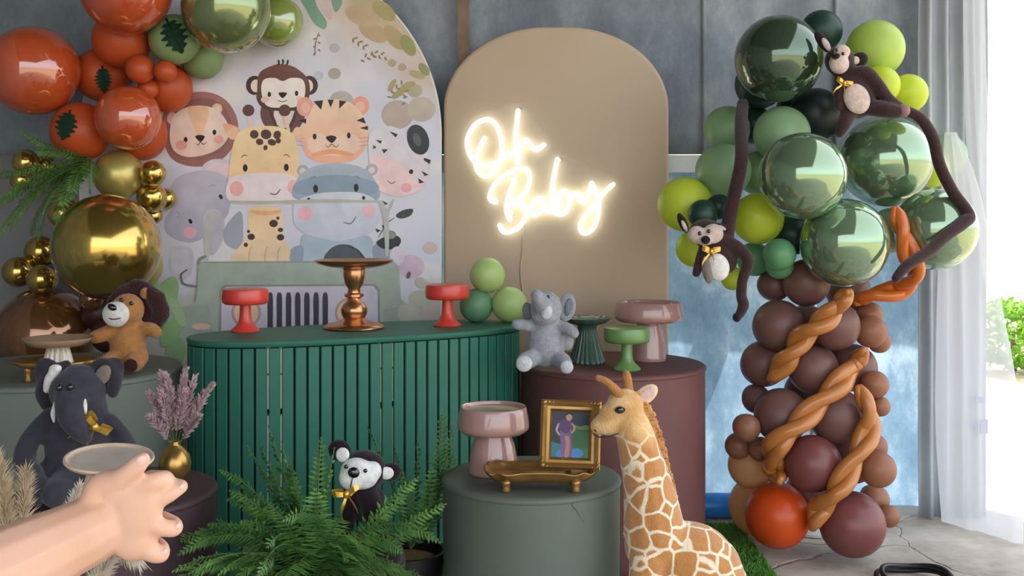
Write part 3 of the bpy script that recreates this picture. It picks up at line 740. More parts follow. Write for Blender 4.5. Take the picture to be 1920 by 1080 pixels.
for a in (
    (62, 133, 83, 3.05, 'OC', 'large glossy orange balloon at the outer end of the garland', None),
    (236, -24, 86, 3.1, 'OC', 'large glossy orange balloon above the matte orange ones, beside the olive balloon', None),
    (240, 221, 60, 3.0, 'OC', 'mid sized glossy orange balloon above the satin gold balloon', None),
    (228, 74, 54, 3.35, 'O', 'matte burnt orange balloon between the large glossy one and the orange trio', None),
    (190, 140, 50, 3.4, 'O', 'matte burnt orange balloon behind the small dark leaf sprig', None),
    (150, 246, 54, 3.25, 'O', 'matte burnt orange balloon beneath the large glossy one, with dark leaf', None),
    (262, 250, 50, 3.32, 'O', 'matte burnt orange balloon just behind the mid sized glossy orange one', None),
    (314, 165, 46, 3.25, 'O', 'matte burnt orange balloon touching the printed lion', None),
    (263, 130, 27, 3.02, 'O', 'small matte orange balloon in the orange trio', 'small orange balloons'),
    (310, 134, 21, 3.10, 'O', 'small matte orange balloon in the orange trio', 'small orange balloons'),
    (277, 167, 19, 3.03, 'O', 'small matte orange balloon in the orange trio', 'small orange balloons'),
    (424, 16, 83, 3.05, 'GC', 'large shiny olive green balloon at the top of the garland', None),
    (519, 40, 49, 3.3, 'GL', 'glossy yellow green balloon beside the large olive one', None),
    (327, 74, 47, 3.18, 'S', 'matte sage balloon with a dark leaf lying on it', None),
    (378, 106, 41, 3.3, 'S', 'matte sage balloon beneath the large olive one', None),
    (48, 305, 25, 3.2, 'AU', 'small chrome gold balloon beside the hanging fern', 'small gold balloons by the fern'),
    (84, 312, 20, 3.24, 'AU', 'small chrome gold balloon beside the hanging fern', 'small gold balloons by the fern'),
    (40, 338, 21, 3.24, 'AU', 'small chrome gold balloon beside the hanging fern', 'small gold balloons by the fern'),
    (222, 328, 46, 3.22, 'AS', 'satin gold balloon between the orange and big gold balloons', None),
    (287, 325, 24, 3.15, 'AU', 'small chrome gold balloon beside the printed elephant', 'small gold balloons by the print'),
    (284, 370, 28, 3.1, 'AU', 'small chrome gold balloon beside the printed elephant', 'small gold balloons by the print'),
    (310, 373, 21, 3.15, 'AU', 'small chrome gold balloon beside the printed elephant', 'small gold balloons by the print'),
    (288, 405, 16, 3.25, 'AU', 'small chrome gold balloon beside the printed elephant', 'small gold balloons by the print'),
    (200, 463, 99, 2.98, 'AU', 'very large chrome gold balloon above the plush lion', None),
    (258, 498, 46, 3.3, 'AS', 'satin gold balloon peeping out behind the very large gold one', None),
    (34, 510, 29, 3.26, 'AU', 'small chrome gold balloon resting on the big brown balloon', 'small gold balloons above the brown one'),
    (78, 524, 27, 3.16, 'AU', 'small chrome gold balloon resting on the big brown balloon', 'small gold balloons above the brown one'),
    (76, 472, 30, 3.28, 'AU', 'chrome gold balloon between the fern tips and the big brown balloon', None),
    (120, 400, 30, 3.35, 'AU', 'chrome gold balloon half hidden by the hanging fern', None),
    (84, 632, 93, 3.95, 'BC', 'big shiny brown balloon behind the ribbed cake stand', None),
    (188, 585, 36, 3.75, 'DB', 'dark brown balloon behind the plush lion', 'dark balloons behind the lion'),
    (205, 628, 34, 3.7, 'DB', 'dark brown balloon behind the plush lion', 'dark balloons behind the lion'),
    (172, 560, 22, 3.3, 'BC', 'small shiny brown balloon under the very large gold one', None),
): balloon(*a)
N1 = len(SPECS)
# three on the green table
for a in ((914, 516, 33, 3.87, 'TLG', 'pale lime balloon on top of the trio on the green table', None),
          (893, 573, 31.5, 3.87, 'TGR', 'mid green balloon low in the trio beside the red cake stand', None),
          (955, 571, 33.5, 3.87, 'TLG', 'pale lime balloon low in the trio beside the grey plush elephant', None)): balloon(*a)
N2 = len(SPECS)
# balloon tree: crown
CR = 'matte balloons of the tree crown'
for a in (
    (1460, 110, 82, 3.6, 'TG', 'large shiny forest green balloon at the top of the balloon tree', None),
    (1583, 455, 83, 3.42, 'TS', 'large shiny sage balloon sitting on the balloon trunk', None),
    (1505, 330, 82, 3.4, 'TS', 'large shiny sage balloon in the middle of the tree crown', None),
    (1660, 302, 86, 3.48, 'TS', 'large shiny sage balloon under the seated plush monkey', None),
    (1754, 430, 76, 3.7, 'TS', 'large shiny sage balloon behind the bent plush tail', None),
    (1540, 58, 39, 3.8, 'DG', 'dark green balloon behind the seated monkey head', None),
    (1424, 158, 46, 3.9, 'DG', 'dark green balloon beneath the large forest green one', None),
    (1530, 215, 50, 3.8, 'VG', 'very dark green balloon beside the seated monkey belly', None),
    (1641, 92, 54, 3.75, 'LG', 'pale lime balloon beside the ear of the seated monkey', None),
    (1650, 160, 37, 3.68, 'LY', 'yellow lime balloon directly behind the seated monkey', None),
    (1703, 175, 36, 3.75, 'LY', 'yellow lime balloon above the bend of the long plush tail', None),
    (1363, 242, 43, 3.8, 'SG', 'dusty sage balloon behind the hanging plush limb, uppermost', None),
    (1466, 252, 53, 3.68, 'SG', 'dusty sage balloon beneath the large forest green one', None),
    (1357, 320, 51, 3.7, 'SG', 'dusty sage balloon above the yellow lime one by the tan panel', None),
    (1424, 325, 42, 3.85, 'SG', 'dusty sage balloon behind the hanging plush limb, half hidden', None),
    (1284, 383, 51, 3.72, 'LY', 'yellow lime balloon beside the tan panel edge', None),
    (1421, 410, 48, 3.55, 'LY', 'yellow lime balloon beside the hanging plush monkey', None),
    (1318, 402, 28, 3.62, 'DG', 'small dark green balloon above the hanging monkey face', 'small dark green balloons'),
    (1348, 388, 24, 3.66, 'DG', 'small dark green balloon above the hanging monkey face', 'small dark green balloons'),
    (1487, 440, 38, 3.75, 'DG', 'dark green balloon between the lime and shiny sage ones', None),
    (1462, 477, 30, 3.55, 'MG', 'small mid green balloon above the trunk', 'small green pair over the trunk'),
    (1462, 497, 26, 3.72, 'MG', 'small mid green balloon above the trunk', 'small green pair over the trunk'),
    (1746, 318, 34, 3.85, 'LY', 'yellow lime balloon peeping from behind the long plush tail', None),
    (1772, 292, 40, 4.05, 'SG', 'dusty sage balloon partly behind the white sheer curtain', None),
    (1672, 432, 42, 3.86, 'SG', 'dusty sage balloon behind the orange balloon loop', None),
    (1302, 466, 32, 3.78, 'LY', 'small lime balloon under the hanging plush monkey', 'small lime balloons'),
    (1374, 522, 22, 3.72, 'LY', 'small lime balloon under the hanging plush monkey', 'small lime balloons'),
    (1414, 486, 32, 3.78, 'MG', 'mid green balloon behind the lime one, over the trunk', None),
    (1500, 205, 42, 4.0, 'DG', 'dark green balloon deep inside the tree crown', 'inner crown balloons'),
    (1415, 235, 36, 4.0, 'DG', 'dark green balloon deep inside the tree crown', 'inner crown balloons'),
): balloon(*a)
IN = ('cocoa brown balloon deep inside the trunk, mostly hidden', 'inner trunk balloons')
for px_, py_, r_, D_, lb in (
    (1452, 534, 31, 3.72, 'cocoa brown balloon at the trunk top, under the small green pair'), (1512, 530, 44, 3.66, 'cocoa brown balloon at the trunk top, under the shiny sage balloon'),
    (1590, 545, 41, 3.78, 'cocoa brown balloon where the rust orange loop starts'), (1460, 610, 48, 3.62, 'large cocoa brown balloon beside the upper vine, on the tan panel side'),
    (1567, 611, 45, 3.58, 'cocoa brown balloon between the upper vine and the tan trio'), (1432, 682, 43, 3.66, 'cocoa brown balloon at the lower end of the upper caramel vine'),
    (1525, 692, 47, 3.56, 'cocoa brown balloon between the upper and middle caramel vines'), (1600, 690, 44, 3.74, 'cocoa brown balloon behind the top end of the middle vine'),
    (1418, 748, 27, 3.72, 'small cocoa brown balloon squeezed under the end of the upper vine'), (1465, 779, 51, 3.58, 'large cocoa brown balloon beside the middle vine, above the tan cluster'),
    (1568, 780, 52, 3.58, 'large cocoa brown balloon between the middle and lower caramel vines'), (1598, 860, 46, 3.7, 'cocoa brown balloon behind the lower caramel vine'),
    (1520, 930, 48, 3.82, None), (1512, 620, 48, 3.8, None), (1520, 740, 50, 3.84, None), (1545, 660, 46, 3.86, None)):
    balloon(px_, py_, r_, D_+0.10, 'CB', lb or IN[0], None if lb else IN[1])
balloon(1524, 869, 53, 3.62, 'PB', 'smooth plum brown balloon above the bright orange one in the trunk', None)
for px_, py_, r_, D_, lb, g_ in (
    (1631, 590, 24, 3.66, 'small tan balloon in the trio under the rust orange loop', 'tan trio under the loop'), (1633, 622, 30, 3.62, 'small tan balloon in the trio under the rust orange loop', 'tan trio under the loop'), (1649, 641, 21, 3.66, 'small tan balloon in the trio under the rust orange loop', 'tan trio under the loop'),
    (1640, 721, 26, 3.62, 'round tan balloon beside the top of the lower vine', None), (1650, 762, 19, 3.68, 'tiny tan balloon tucked beside the upper part of the lower vine', None),
    (1400, 802, 26, 3.58, 'small tan balloon in the trio above the pale tan balloon', 'tan trio over the pale balloon'), (1384, 836, 25, 3.62, 'small tan balloon in the trio above the pale tan balloon', 'tan trio over the pale balloon'), (1426, 842, 23, 3.6, 'small tan balloon in the trio above the pale tan balloon', 'tan trio over the pale balloon'),
    (1640, 838, 24, 3.66, 'small tan balloon stacked on a larger tan one beside the lower vine', None), (1646, 880, 34, 3.62, 'larger tan balloon beside the lower vine, above the plum base balloon', None),
    (1666, 968, 21, 3.62, 'small tan balloon peeping from behind the plum base balloon', 'tan pair behind the plum base balloon'), (1640, 936, 27, 3.7, 'small tan balloon peeping from behind the plum base balloon', 'tan pair behind the plum base balloon')):
    balloon(px_, py_, r_, D_+0.10, 'TB', lb, g_)
balloon(1408, 872, 43, 3.78, 'PT', 'pale tan balloon at the side of the trunk, above the pale base balloon', None)
balloon(1424, 948, 57, 3.95, 'PT', 'pale tan balloon behind the bright orange base balloon', None)
balloon(1458, 967, 60, 3.64, 'BO', 'bright orange balloon at the foot of the balloon tree', None)
balloon(1598, 983, 61, 3.68, 'PB', 'plum brown balloon at the foot of the balloon tree', None)
settle(0, N1, DP-0.002); settle(N2, len(SPECS))
for a in SPECS: make_balloon(*a)
# stand of the tree: base plate and pole
bx_, by_ = P(1525, 0, 4.085).x, 4.085
st = root('balloon_column_stand', (bx_, by_, 0), 'white base plate and pole holding the balloon tree', 'stand')
mb = MB(); mb.lathe([(0.0, 0.0), (0.10, 0.0), (0.102, 0.010), (0.095, 0.014), (0.03, 0.03), (0.0, 0.03)], 40, Matrix.Translation((bx_-0.02, by_-0.05, 0.002))); mb.build('base_plate', M_white, st, True, 40)
mb = MB(); mb.tube([(bx_, by_, 0.02), (bx_, by_, 1.6)], 0.013, 12); mb.build('pole', M_white, st)

# twisted modelling balloons winding over the trunk
M_v1 = mat('latex_caramel', (196, 124, 60), 0.3, coat=0.4, coat_rough=0.1, trans=0.15); M_v2 = mat('latex_rust', (214, 110, 36), 0.3, coat=0.4, coat_rough=0.1, trans=0.15)
def on_balloon(sp, x, y):
    """depth of the front skin of one balloon along the eye ray through (x, y); off its outline the depth of the nearest pass"""
    d = Vector(((x-960)/F, 1, -(y-YH)/F)); c = P(sp[0], sp[1], sp[3])-Vector((0, 0, H)); R_ = sp[2]*sp[3]/F
    t = c.dot(d)/d.dot(d); q = R_*R_-(c-d*t).length_squared
    return t-math.sqrt(max(q, 0.0)/d.dot(d))
def surf(x, y):
    c = [on_balloon(sp, x, y) for sp in SPECS if math.hypot(x-sp[0], y-sp[1]) < sp[2]*0.97]; return min(c) if c else None
def vine(pts, r, tw, turns, m, label, win=5):
    """two strands twisted round each other, laid along the front of the balloons behind them"""
    px = spline([(p[0], p[1], 0) for p in pts], 14); n = len(px); dep = []
    for i, p in enumerate(px):
        w = [surf(p.x+dx, p.y+dy) for dx in (-14, 0, 14) for dy in (-14, 0, 14)]; w = [v for v in w if v]; dep.append(min(w) if w else None)
    known = [i for i in range(n) if dep[i] is not None]
    for i in range(n):
        if dep[i] is None: dep[i] = dep[min(known, key=lambda j: abs(j-i))]
    low = [min(dep[max(0, i-3):i+4]) for i in range(n)]; dep = [sum(low[max(0, i-win):i+win+1])/len(low[max(0, i-win):i+win+1]) for i in range(n)]
    k = 3.6/F; c = [P(px[i].x, px[i].y, dep[i]-(r+tw*0.62)*k) for i in range(n)]
    tan = [(c[min(i+1, n-1)]-c[max(i-1, 0)]).normalized() for i in range(n)]
    strands = []
    for ph in (0, math.pi):
        pp, rads = [], []
        for i in range(n):
            u = tan[i].cross(Vector((0, 1, 0))).normalized(); w = tan[i].cross(u).normalized(); a = ph+turns*2*math.pi*i/(n-1)
            t = i/(n-1); amp = tw*min(1, 4*t+0.2, 4*(1-t)+0.2)
            pp.append(c[i]+(u*math.cos(a)+w*math.sin(a))*amp*k); rads.append(r*k*min(1, 0.55+6*t, 0.55+6*(1-t)))
        strands.append((pp, rads))
    g = min((p-P(sp[0], sp[1], sp[3])).length-sp[2]*sp[3]/F-q for pp, rads in strands for p, q in zip(pp, rads) for sp in SPECS)
    sh = Vector((0, g+0.004, 0)); rt = root('twisted_balloon', c[0]+sh, label, 'balloon')      # laid on until it touches
    for pp, rads in strands:
        mb = MB(); mb.tube([p+sh for p in pp], rads, 14, round_ends=True); mb.build('twisted_strand', m, rt)
vine([(1592, 548, -15), (1556, 592, -55), (1510, 628, -75), (1478, 672, -70), (1446, 712, -40)], 13, 11, 1.9, M_v1, 'caramel twisted balloon vine across the upper trunk')
vine([(1620, 658, -20), (1590, 700, -65), (1540, 752, -85), (1490, 800, -85), (1446, 846, -70), (1452, 878, -70), (1462, 900, -60)], 13.5, 11, 2.5, M_v1, 'caramel twisted balloon vine across the middle of the trunk')
vine([(1612, 728, -30), (1632, 790, -60), (1610, 850, -85), (1575, 910, -95), (1540, 950, -90), (1524, 990, -70)], 13, 11, 1.9, M_v1, 'caramel twisted balloon vine ending between the two base balloons')
vine([(1606, 566, -10), (1640, 552, -20), (1690, 542, -25), (1716, 512, -25), (1704, 470, -20), (1692, 430, -10), (1680, 392, 0)], 11.5, 10, 1.5, M_v2, 'rust orange twisted balloon loop beside the shiny sage balloons', 22)

# ------------------------------------------------------------------ foliage on the garland
M_fern = mat('fern_green', (70, 116, 48), 0.5, col2=(122, 158, 78), vscale=9, trans=0.25)
M_fernd = mat('dark_fern_green', (48, 100, 54), 0.42, col2=(132, 178, 92), vscale=13, trans=0.25)
M_rach = mat('fern_stem', (92, 112, 60), 0.6)
def frond(mb, p0, p1, p2, width, n=34, droop=0.15, side=None, taper=0.7, seed=0):
    r = random.Random(seed); p0, p1, p2 = Vector(p0), Vector(p1), Vector(p2); pts = []
    for i in range(n+1):
        t = i/n; pts.append(p0*(1-t)**2+p1*2*t*(1-t)+p2*t*t)
    mb.tube(pts, lerp_list([0.0028, 0.0018, 0.0008], n+1), 5, mi=1)
    ref = side or Vector((0, -1, 0))
    for i in range(2, n+1):
        t = i/n; d = (pts[i]-pts[i-1]).normalized(); s = d.cross(ref)
        s = s.normalized() if s.length > 1e-3 else Vector((1, 0, 0))
        nr = s.cross(d).normalized()
        L = width*min(1.0, 0.35+2.6*t)*(1-t**2.2*taper)*(1 if t < 0.92 else (1-t)/0.08*0.7+0.3)
        gapl = (pts[i]-pts[i-1]).length
        for sg in (1, -1):
            di = (s*sg+d*(0.45+r.uniform(-.12, .12))+nr*r.uniform(-.12, .25)-Vector((0, 0, droop))).normalized(); w = d*gapl*0.36
            b = pts[i]; e = b+di*L*r.uniform(0.88, 1.08)-Vector((0, 0, droop*L*0.35)); md = b.lerp(e, 0.5)+nr*L*0.07
            mb.add([b-w*0.6, md-w*1.05, e, md+w*1.05, b+w*0.6, md+nr*L*0.03], [(0, 1, 5), (1, 2, 5), (2, 3, 5), (3, 4, 5), (0, 5, 4)])
def keep_clear(mb):
    for v in mb.v:
        for cx_, cy_, r_, h_ in (PP, SCY, LP, BR):
            d = Vector((v.x-cx_, v.y-cy_, 0)); g = r_+0.008-d.length
            if g > 0 and v.z < h_+0.006:
                if h_+0.006-v.z < g: v.z = h_+0.006
                else: d = d.normalized()*(r_+0.008); v.x, v.y = cx_+d.x, cy_+d.y
def fern(name, loc, fronds, m, label, width, D):
    rt = root(name, loc, label, 'fern'); f = Fig(D)
    for i, fr_ in enumerate(fronds):
        a, b, c = fr_[:3]; w = fr_[3] if len(fr_) > 3 else width
        mb = MB(); p0, p1, p2 = f.q(*a), f.q(*b), f.q(*c); n = int(max(16, min(46, ((p1-p0).length+(p2-p1).length)/0.0132)))
        frond(mb, p0, p1, p2, w*f.k, n, seed=i*7+1, side=(p0-p2).cross(Vector((0, 0, 1))).normalized().cross(p2-p0).normalized()*0.8+Vector((0, -0.6, 0.2)) if (p2-p0).cross(Vector((0, 0, 1))).length > 0.02 else None)
        keep_clear(mb); mb.build('frond', [m, M_rach], rt, False)
    return rt
hf = [((138, 293, 88), (80, 280, -20), (42, 240, -10)), ((138, 293, 88), (60, 318, -40), (2, 332, -30)), ((138, 293, 88), (60, 340, -60), (6, 400, -50)), ((138, 293, 88), (70, 350, -70), (14, 455, -50)),
      ((138, 293, 88), (90, 350, -80), (52, 430, -70)), ((138, 293, 88), (112, 360, -80), (98, 450, -60)), ((138, 293, 88), (140, 350, -80), (132, 415, -60)), ((138, 293, 88), (165, 320, -60), (158, 375, -60)),
      ((138, 293, 88), (185, 315, -50), (186, 365, -40)), ((138, 293, 88), (100, 340, -50), (70, 380, -60)), ((138, 293, 88), (75, 325, -60), (34, 372, -60)), ((138, 293, 88), (120, 350, -60), (112, 400, -70)),
      ((138, 293, 88), (100, 280, -10), (70, 285, -10)), ((138, 293, 88), (150, 345, -75), (148, 398, -70)), ((138, 293, 88), (84, 372, -60), (78, 440, -40))]
fern('hanging_fern', P(138, 293, 3.88), hf, M_fern, 'artificial fern spray hanging over the small gold balloons', 25, 3.78)
M_dleaf = mat('dark_leaf', (22, 48, 34), 0.75, col2=(32, 62, 42), vscale=20, spec=0.15)
def lobed_leaf(name, sp, cx, cy, L, Wd, rot, label, lobes=5):
    """leaf bent over the skin of the balloon sp"""
    R = Matrix.Rotation(math.radians(-rot), 2); n = lobes*6; side = []
    def lp(u, v, lift):
        o = R @ Vector((u, -v)); return P(cx+o.x, cy+o.y, on_balloon(sp, cx+o.x, cy+o.y)-lift*sp[3]/F)
    rt = root(name, lp(0, 0, 1), label, 'leaf')
    for i in range(n+1):
        t = i/n; w = Wd*math.sin(math.pi*min(1, t*0.93+0.07))**0.7*(1-0.30*t); notch = 1-0.45*(0.5-0.5*math.cos(2*math.pi*lobes*t))*(1 if 0.08 < t < 0.95 else 0); side.append((w*notch, t*L-L/2))
    mb = MB(); vs = [lp(sx*w, y, 3.4) for sx in (-1, 1) for w, y in side]+[lp(0, y, 2.4) for w, y in side]; m_ = n+1; fs = []
    for i in range(n): fs.append((i, 2*m_+i, 2*m_+i+1, i+1)); fs.append((2*m_+i, m_+i, m_+i+1, 2*m_+i+1))
    mb.add(vs, fs); mb.build('blade', M_dleaf, rt)
    k = sp[3]/F; mb = MB(); mb.tube([lp(0, t*L-L/2, 3.2) for t in (-0.12, 0, .2, .4, .6, .8, 1)], [2*k, 1.8*k, 1.6*k, 1.3*k, 1*k, .7*k, .4*k], 6); mb.build('midrib', M_dleaf, rt)
lobed_leaf('monstera_leaf', SPECS[13], 329, 71, 64, 31, 205, 'dark lobed leaf lying on the matte sage balloon')
lobed_leaf('monstera_leaf', SPECS[5], 123, 238, 52, 26, 165, 'dark lobed leaf on the burnt orange balloon above the fern')
lobed_leaf('palm_sprig', SPECS[4], 194, 152, 46, 20, 185, 'small dark leaf sprig between the glossy orange balloons', 7)
# ================================================================== neon sign on the tan panel
M_neon = mat('neon_tube', (255, 255, 245), 0.4, emit=(240, 255, 236), estr=1.35)
M_acry = bpy.data.materials.new('clear_acrylic'); M_acry.use_nodes = True
n = M_acry.node_tree.nodes; l = M_acry.node_tree.links; b = n['Principled BSDF']; b.inputs['Base Color'].default_value = (1, 1, 1, 1); b.inputs['Roughness'].default_value = 0.05
t_ = n.new('ShaderNodeBsdfTransparent'); mx = n.new('ShaderNodeMixShader'); mx.inputs[0].default_value = 0.975; l.new(b.outputs[0], mx.inputs[1]); l.new(t_.outputs[0], mx.inputs[2]); l.new(mx.outputs[0], n['Material Output'].inputs[0])
zs = 1234/320.0
def z2p(pts): return [(850+x/zs, 180+y/zs) for x, y in pts]
strokes = {
 'letter_O': [[(225, 305), (190, 380), (163, 460), (170, 530), (205, 572), (250, 578), (295, 545), (330, 480), (350, 400), (345, 310), (315, 220), (270, 175), (225, 172), (165, 200), (115, 270), (100, 340), (115, 415), (150, 470), (210, 500), (280, 497), (345, 462), (395, 425), (435, 405)]],
 'letter_h': [[(468, 105), (458, 200), (450, 300), (452, 400), (466, 485)], [(466, 480), (480, 400), (500, 335), (525, 318), (550, 345), (575, 380), (610, 385), (655, 352)]],
 'letter_B': [[(443, 600), (415, 680), (390, 760), (385, 830), (408, 895)], [(310, 768), (272, 755), (265, 715), (300, 640), (370, 575), (450, 535), (515, 528), (548, 560), (545, 640), (500, 720), (430, 775), (395, 790), (470, 785), (522, 815), (520, 880), (475, 945), (410, 982), (360, 980), (335, 935)]],
 'letter_a': [[(650, 745), (605, 745), (565, 790), (560, 840), (590, 862), (630, 830), (655, 765), (650, 800), (670, 828), (705, 835)]],
 'letter_b': [[(752, 458), (735, 540), (718, 640), (712, 740), (722, 820), (760, 855), (805, 845), (835, 790), (830, 710), (795, 685), (765, 720), (755, 790), (760, 850)]],
 'letter_y': [[(830, 735), (870, 715), (905, 700), (912, 745), (940, 768), (970, 735), (1000, 635)], [(1000, 630), (1025, 680), (1050, 750), (1048, 850), (1020, 940), (975, 985), (930, 985), (918, 935), (950, 870), (1020, 790), (1085, 705), (1155, 640)]],
}
DS = DP-0.022
sg = root('neon_sign', P(1005, 320, DP-0.004), 'glowing white neon sign reading Oh Baby in script on the tan panel', 'neon sign')
for nm, ss in strokes.items():
    mb = MB()
    for s in ss:
        c = spline([P(x, y, DS) for x, y in z2p(s)], 7); mb.tube(c, 4.3*DS/F, 8, round_ends=True)
    mb.build(nm, M_neon, sg)
# clear acrylic cut round each word, fixed on stand-offs
def hull(pts):
    pts = sorted(set((round(x, 4), round(z, 4)) for x, z in pts)); lo, up = [], []
    cr = lambda o, a, b: (a[0]-o[0])*(b[1]-o[1])-(a[1]-o[1])*(b[0]-o[0])
    for p in pts:
        while len(lo) > 1 and cr(lo[-2], lo[-1], p) <= 0: lo.pop()
        lo.append(p)
    for p in reversed(pts):
        while len(up) > 1 and cr(up[-2], up[-1], p) <= 0: up.pop()
        up.append(p)
    return lo[:-1]+up[:-1]
for names in (('letter_O', 'letter_h'), ('letter_B', 'letter_a', 'letter_b', 'letter_y')):
    pts = []
    for nm in names:
        for s in strokes[nm]:
            for x, y in z2p(s):
                q = P(x, y, DP)
                for a in range(8): pts.append((q.x+0.03*math.cos(a*0.785), q.z+0.03*math.sin(a*0.785)))
    mb = MB(); mb.prism(hull(pts), DP-0.011, DP-0.008); mb.build('acrylic_backing', M_acry, sg, False)
M_cord = mat('pale_cord', (196, 184, 158), 0.5)
mb = MB(); mb.tube(spline([P(981, 420, DP-0.006), P(980, 470, DP-0.006), P(976, 510, DP-0.006), P(982, 560, DP-0.006), P(990, 620, DP-0.006)], 6), 0.0028, 6); mb.build('power_cord', M_cord, sg)
for x, y in ((905, 230), (975, 205), (960, 400), (1100, 400), (1050, 300)):
    mb = MB(); c = P(x, y, DP); mb.tube([(c.x, DP-0.011, c.z), (c.x, DP, c.z)], 0.006, 12); mb.build('stand_off', M_white, sg)
# ================================================================== the print on the arch panel: flat shapes of ink laid on the sheet
def ink_mat():
    m = bpy.data.materials.new('printed_ink'); m.use_nodes = True; n = m.node_tree.nodes; l = m.node_tree.links
    b = n['Principled BSDF']; b.inputs['Roughness'].default_value = 0.42; b.inputs['Specular IOR Level'].default_value = 0.4
    v = n.new('ShaderNodeVertexColor'); v.layer_name = 'ink'
    tc = n.new('ShaderNodeTexCoord'); t = n.new('ShaderNodeTexNoise'); t.inputs['Scale'].default_value = 14; t.inputs['Detail'].default_value = 6; l.new(tc.outputs['Object'], t.inputs[0])
    r = n.new('ShaderNodeMapRange'); l.new(t.outputs[0], r.inputs[0]); r.inputs[1].default_value = 0.3; r.inputs[2].default_value = 0.7; r.inputs[3].default_value = 0.94; r.inputs[4].default_value = 1.16
    mu = n.new('ShaderNodeVectorMath'); mu.operation = 'SCALE'; l.new(v.outputs[0], mu.inputs[0]); l.new(r.outputs[0], mu.inputs[3]); l.new(mu.outputs[0], b.inputs[0]); return m
M_ink = ink_mat()
class Ink:
    boxes = []
    def __init__(s, D, y0, place=None): s.D = D; s.y0 = y0; s.v = []; s.f = []; s.col = []; s.place = place
    def poly(s, pts, col, col2=None, axis=1):
        """pts in photo pixels; col2 gives a soft watercolour wash from first to last"""
        xs = [p[0] for p in pts]; ys = [p[1] for p in pts]; bb = (min(xs), min(ys), max(xs), max(ys))
        lv = 1+max([b[4] for b in Ink.boxes if b[5] == s.y0 and b[0] < bb[2] and b[2] > bb[0] and b[1] < bb[3] and b[3] > bb[1]], default=0)
        Ink.boxes.append(bb+(lv, s.y0)); o = len(s.v); cx = sum(xs)/len(xs); cy = sum(ys)/len(ys)
        for x, y in list(pts)+[(cx, cy)]:
            if s.place: s.v.append(s.place(x, y, lv))
            else: q = P(x, y, s.D); q.y = s.y0-lv*0.00012; s.v.append(q)
            if col2:
                t = (y-bb[1])/max(1e-6, bb[3]-bb[1]) if axis else (x-bb[0])/max(1e-6, bb[2]-bb[0])
                c = tuple(a+(b-a)*t for a, b in zip(col, col2))
            else: c = col
            s.col.append(rgb(c))
        n = len(pts)
        for i in range(n): s.f.append((o+i, o+(i+1) % n, o+n))
        return s
    def e(s, cx, cy, rx, ry, col, rot=0, col2=None, n=28):
        a = math.radians(rot); pts = []
        for i in range(n):
            t = 2*math.pi*i/n; x, y = rx*math.cos(t), ry*math.sin(t); pts.append((cx+x*math.cos(a)-y*math.sin(a), cy+x*math.sin(a)+y*math.cos(a)))
        return s.poly(pts, col, col2)
    def blob(s, pts, col, col2=None, n=6):
        c = spline([(x, y, 0) for x, y in pts], n, True); return s.poly([(p.x, p.y) for p in c], col, col2)
    def line(s, pts, w, col):
        c = spline([(x, y, 0) for x, y in pts], 6); L, R = [], []
        for i in range(len(c)):
            d = (c[min(i+1, len(c)-1)]-c[max(i-1, 0)]).normalized(); nn = Vector((-d.y, d.x, 0)); ww = w/2*(1-0.5*abs(2*i/(len(c)-1)-1)**3)
            L.append(c[i]+nn*ww); R.append(c[i]-nn*ww)
        for i in range(len(c)-1): s.poly([(L[i].x, L[i].y), (L[i+1].x, L[i+1].y), (R[i+1].x, R[i+1].y), (R[i].x, R[i].y)], col)
        return s
    def build(s, name, parent, label=None):
        me = bpy.data.meshes.new(name); off = Vector((0, 0, 0)); q = parent
        while q is not None: off = off+q.location; q = q.parent
        me.from_pydata([tuple(v-off) for v in s.v], [], s.f); ca = me.color_attributes.new('ink', 'FLOAT_COLOR', 'POINT')
        for i, c in enumerate(s.col): ca.data[i].color = c
        me.materials.append(M_ink); o = bpy.data.objects.new(name, me); COL.objects.link(o); o.parent = parent
        if label: o['label'] = label
        return o
YI = DP+0.0008
K = (36, 26, 24); LAV = (206, 200, 212)
def ink(): return Ink(DP, YI)
# foliage and dots
i = ink()
i.blob([(560, -10), (575, 20), (590, 45), (608, 55), (612, 40), (596, 15), (585, -10)], (112, 150, 128), (134, 168, 146)); i.blob([(620, -10), (628, 22), (640, 10), (640, -10)], (126, 160, 140))
i.blob([(590, -10), (610, 30), (622, 34), (616, -10)], (206, 186, 182))
i.line([(598, 60), (592, 80), (590, 105)], 2, (150, 120, 104))
for k in range(6): i.e(594+(-1)**k*4, 66+k*7, 3, 1.6, (150, 120, 104), 40*(-1)**k)
for x, y, r, c in ((627, 90, 10, (190, 182, 186)), (627, 138, 12, (186, 170, 162)), (597, 142, 9, (196, 194, 206)), (745, 215, 30, (188, 168, 156)), (790, 205, 26, (196, 178, 164)), (640, 192, 24, (190, 180, 176)), (778, 170, 14, (182, 172, 140)), (735, 118, 8, (180, 160, 130)), (754, 126, 8, (176, 158, 128))): i.e(x, y, r, r*0.9, c)
for bx, by, ang, n_ in ((662, 72, 35, 6), (680, 110, -20, 5), (757, 190, -75, 7), (730, 178, -40, 6), (700, 100, 15, 5)):
    a = math.radians(ang)
    for k in range(n_):
        x, y = bx+math.cos(a)*k*6, by+math.sin(a)*k*6; i.e(x, y+(-1)**k*4, 4.5, 1.8, (150, 126, 96), ang+50*(-1)**k)
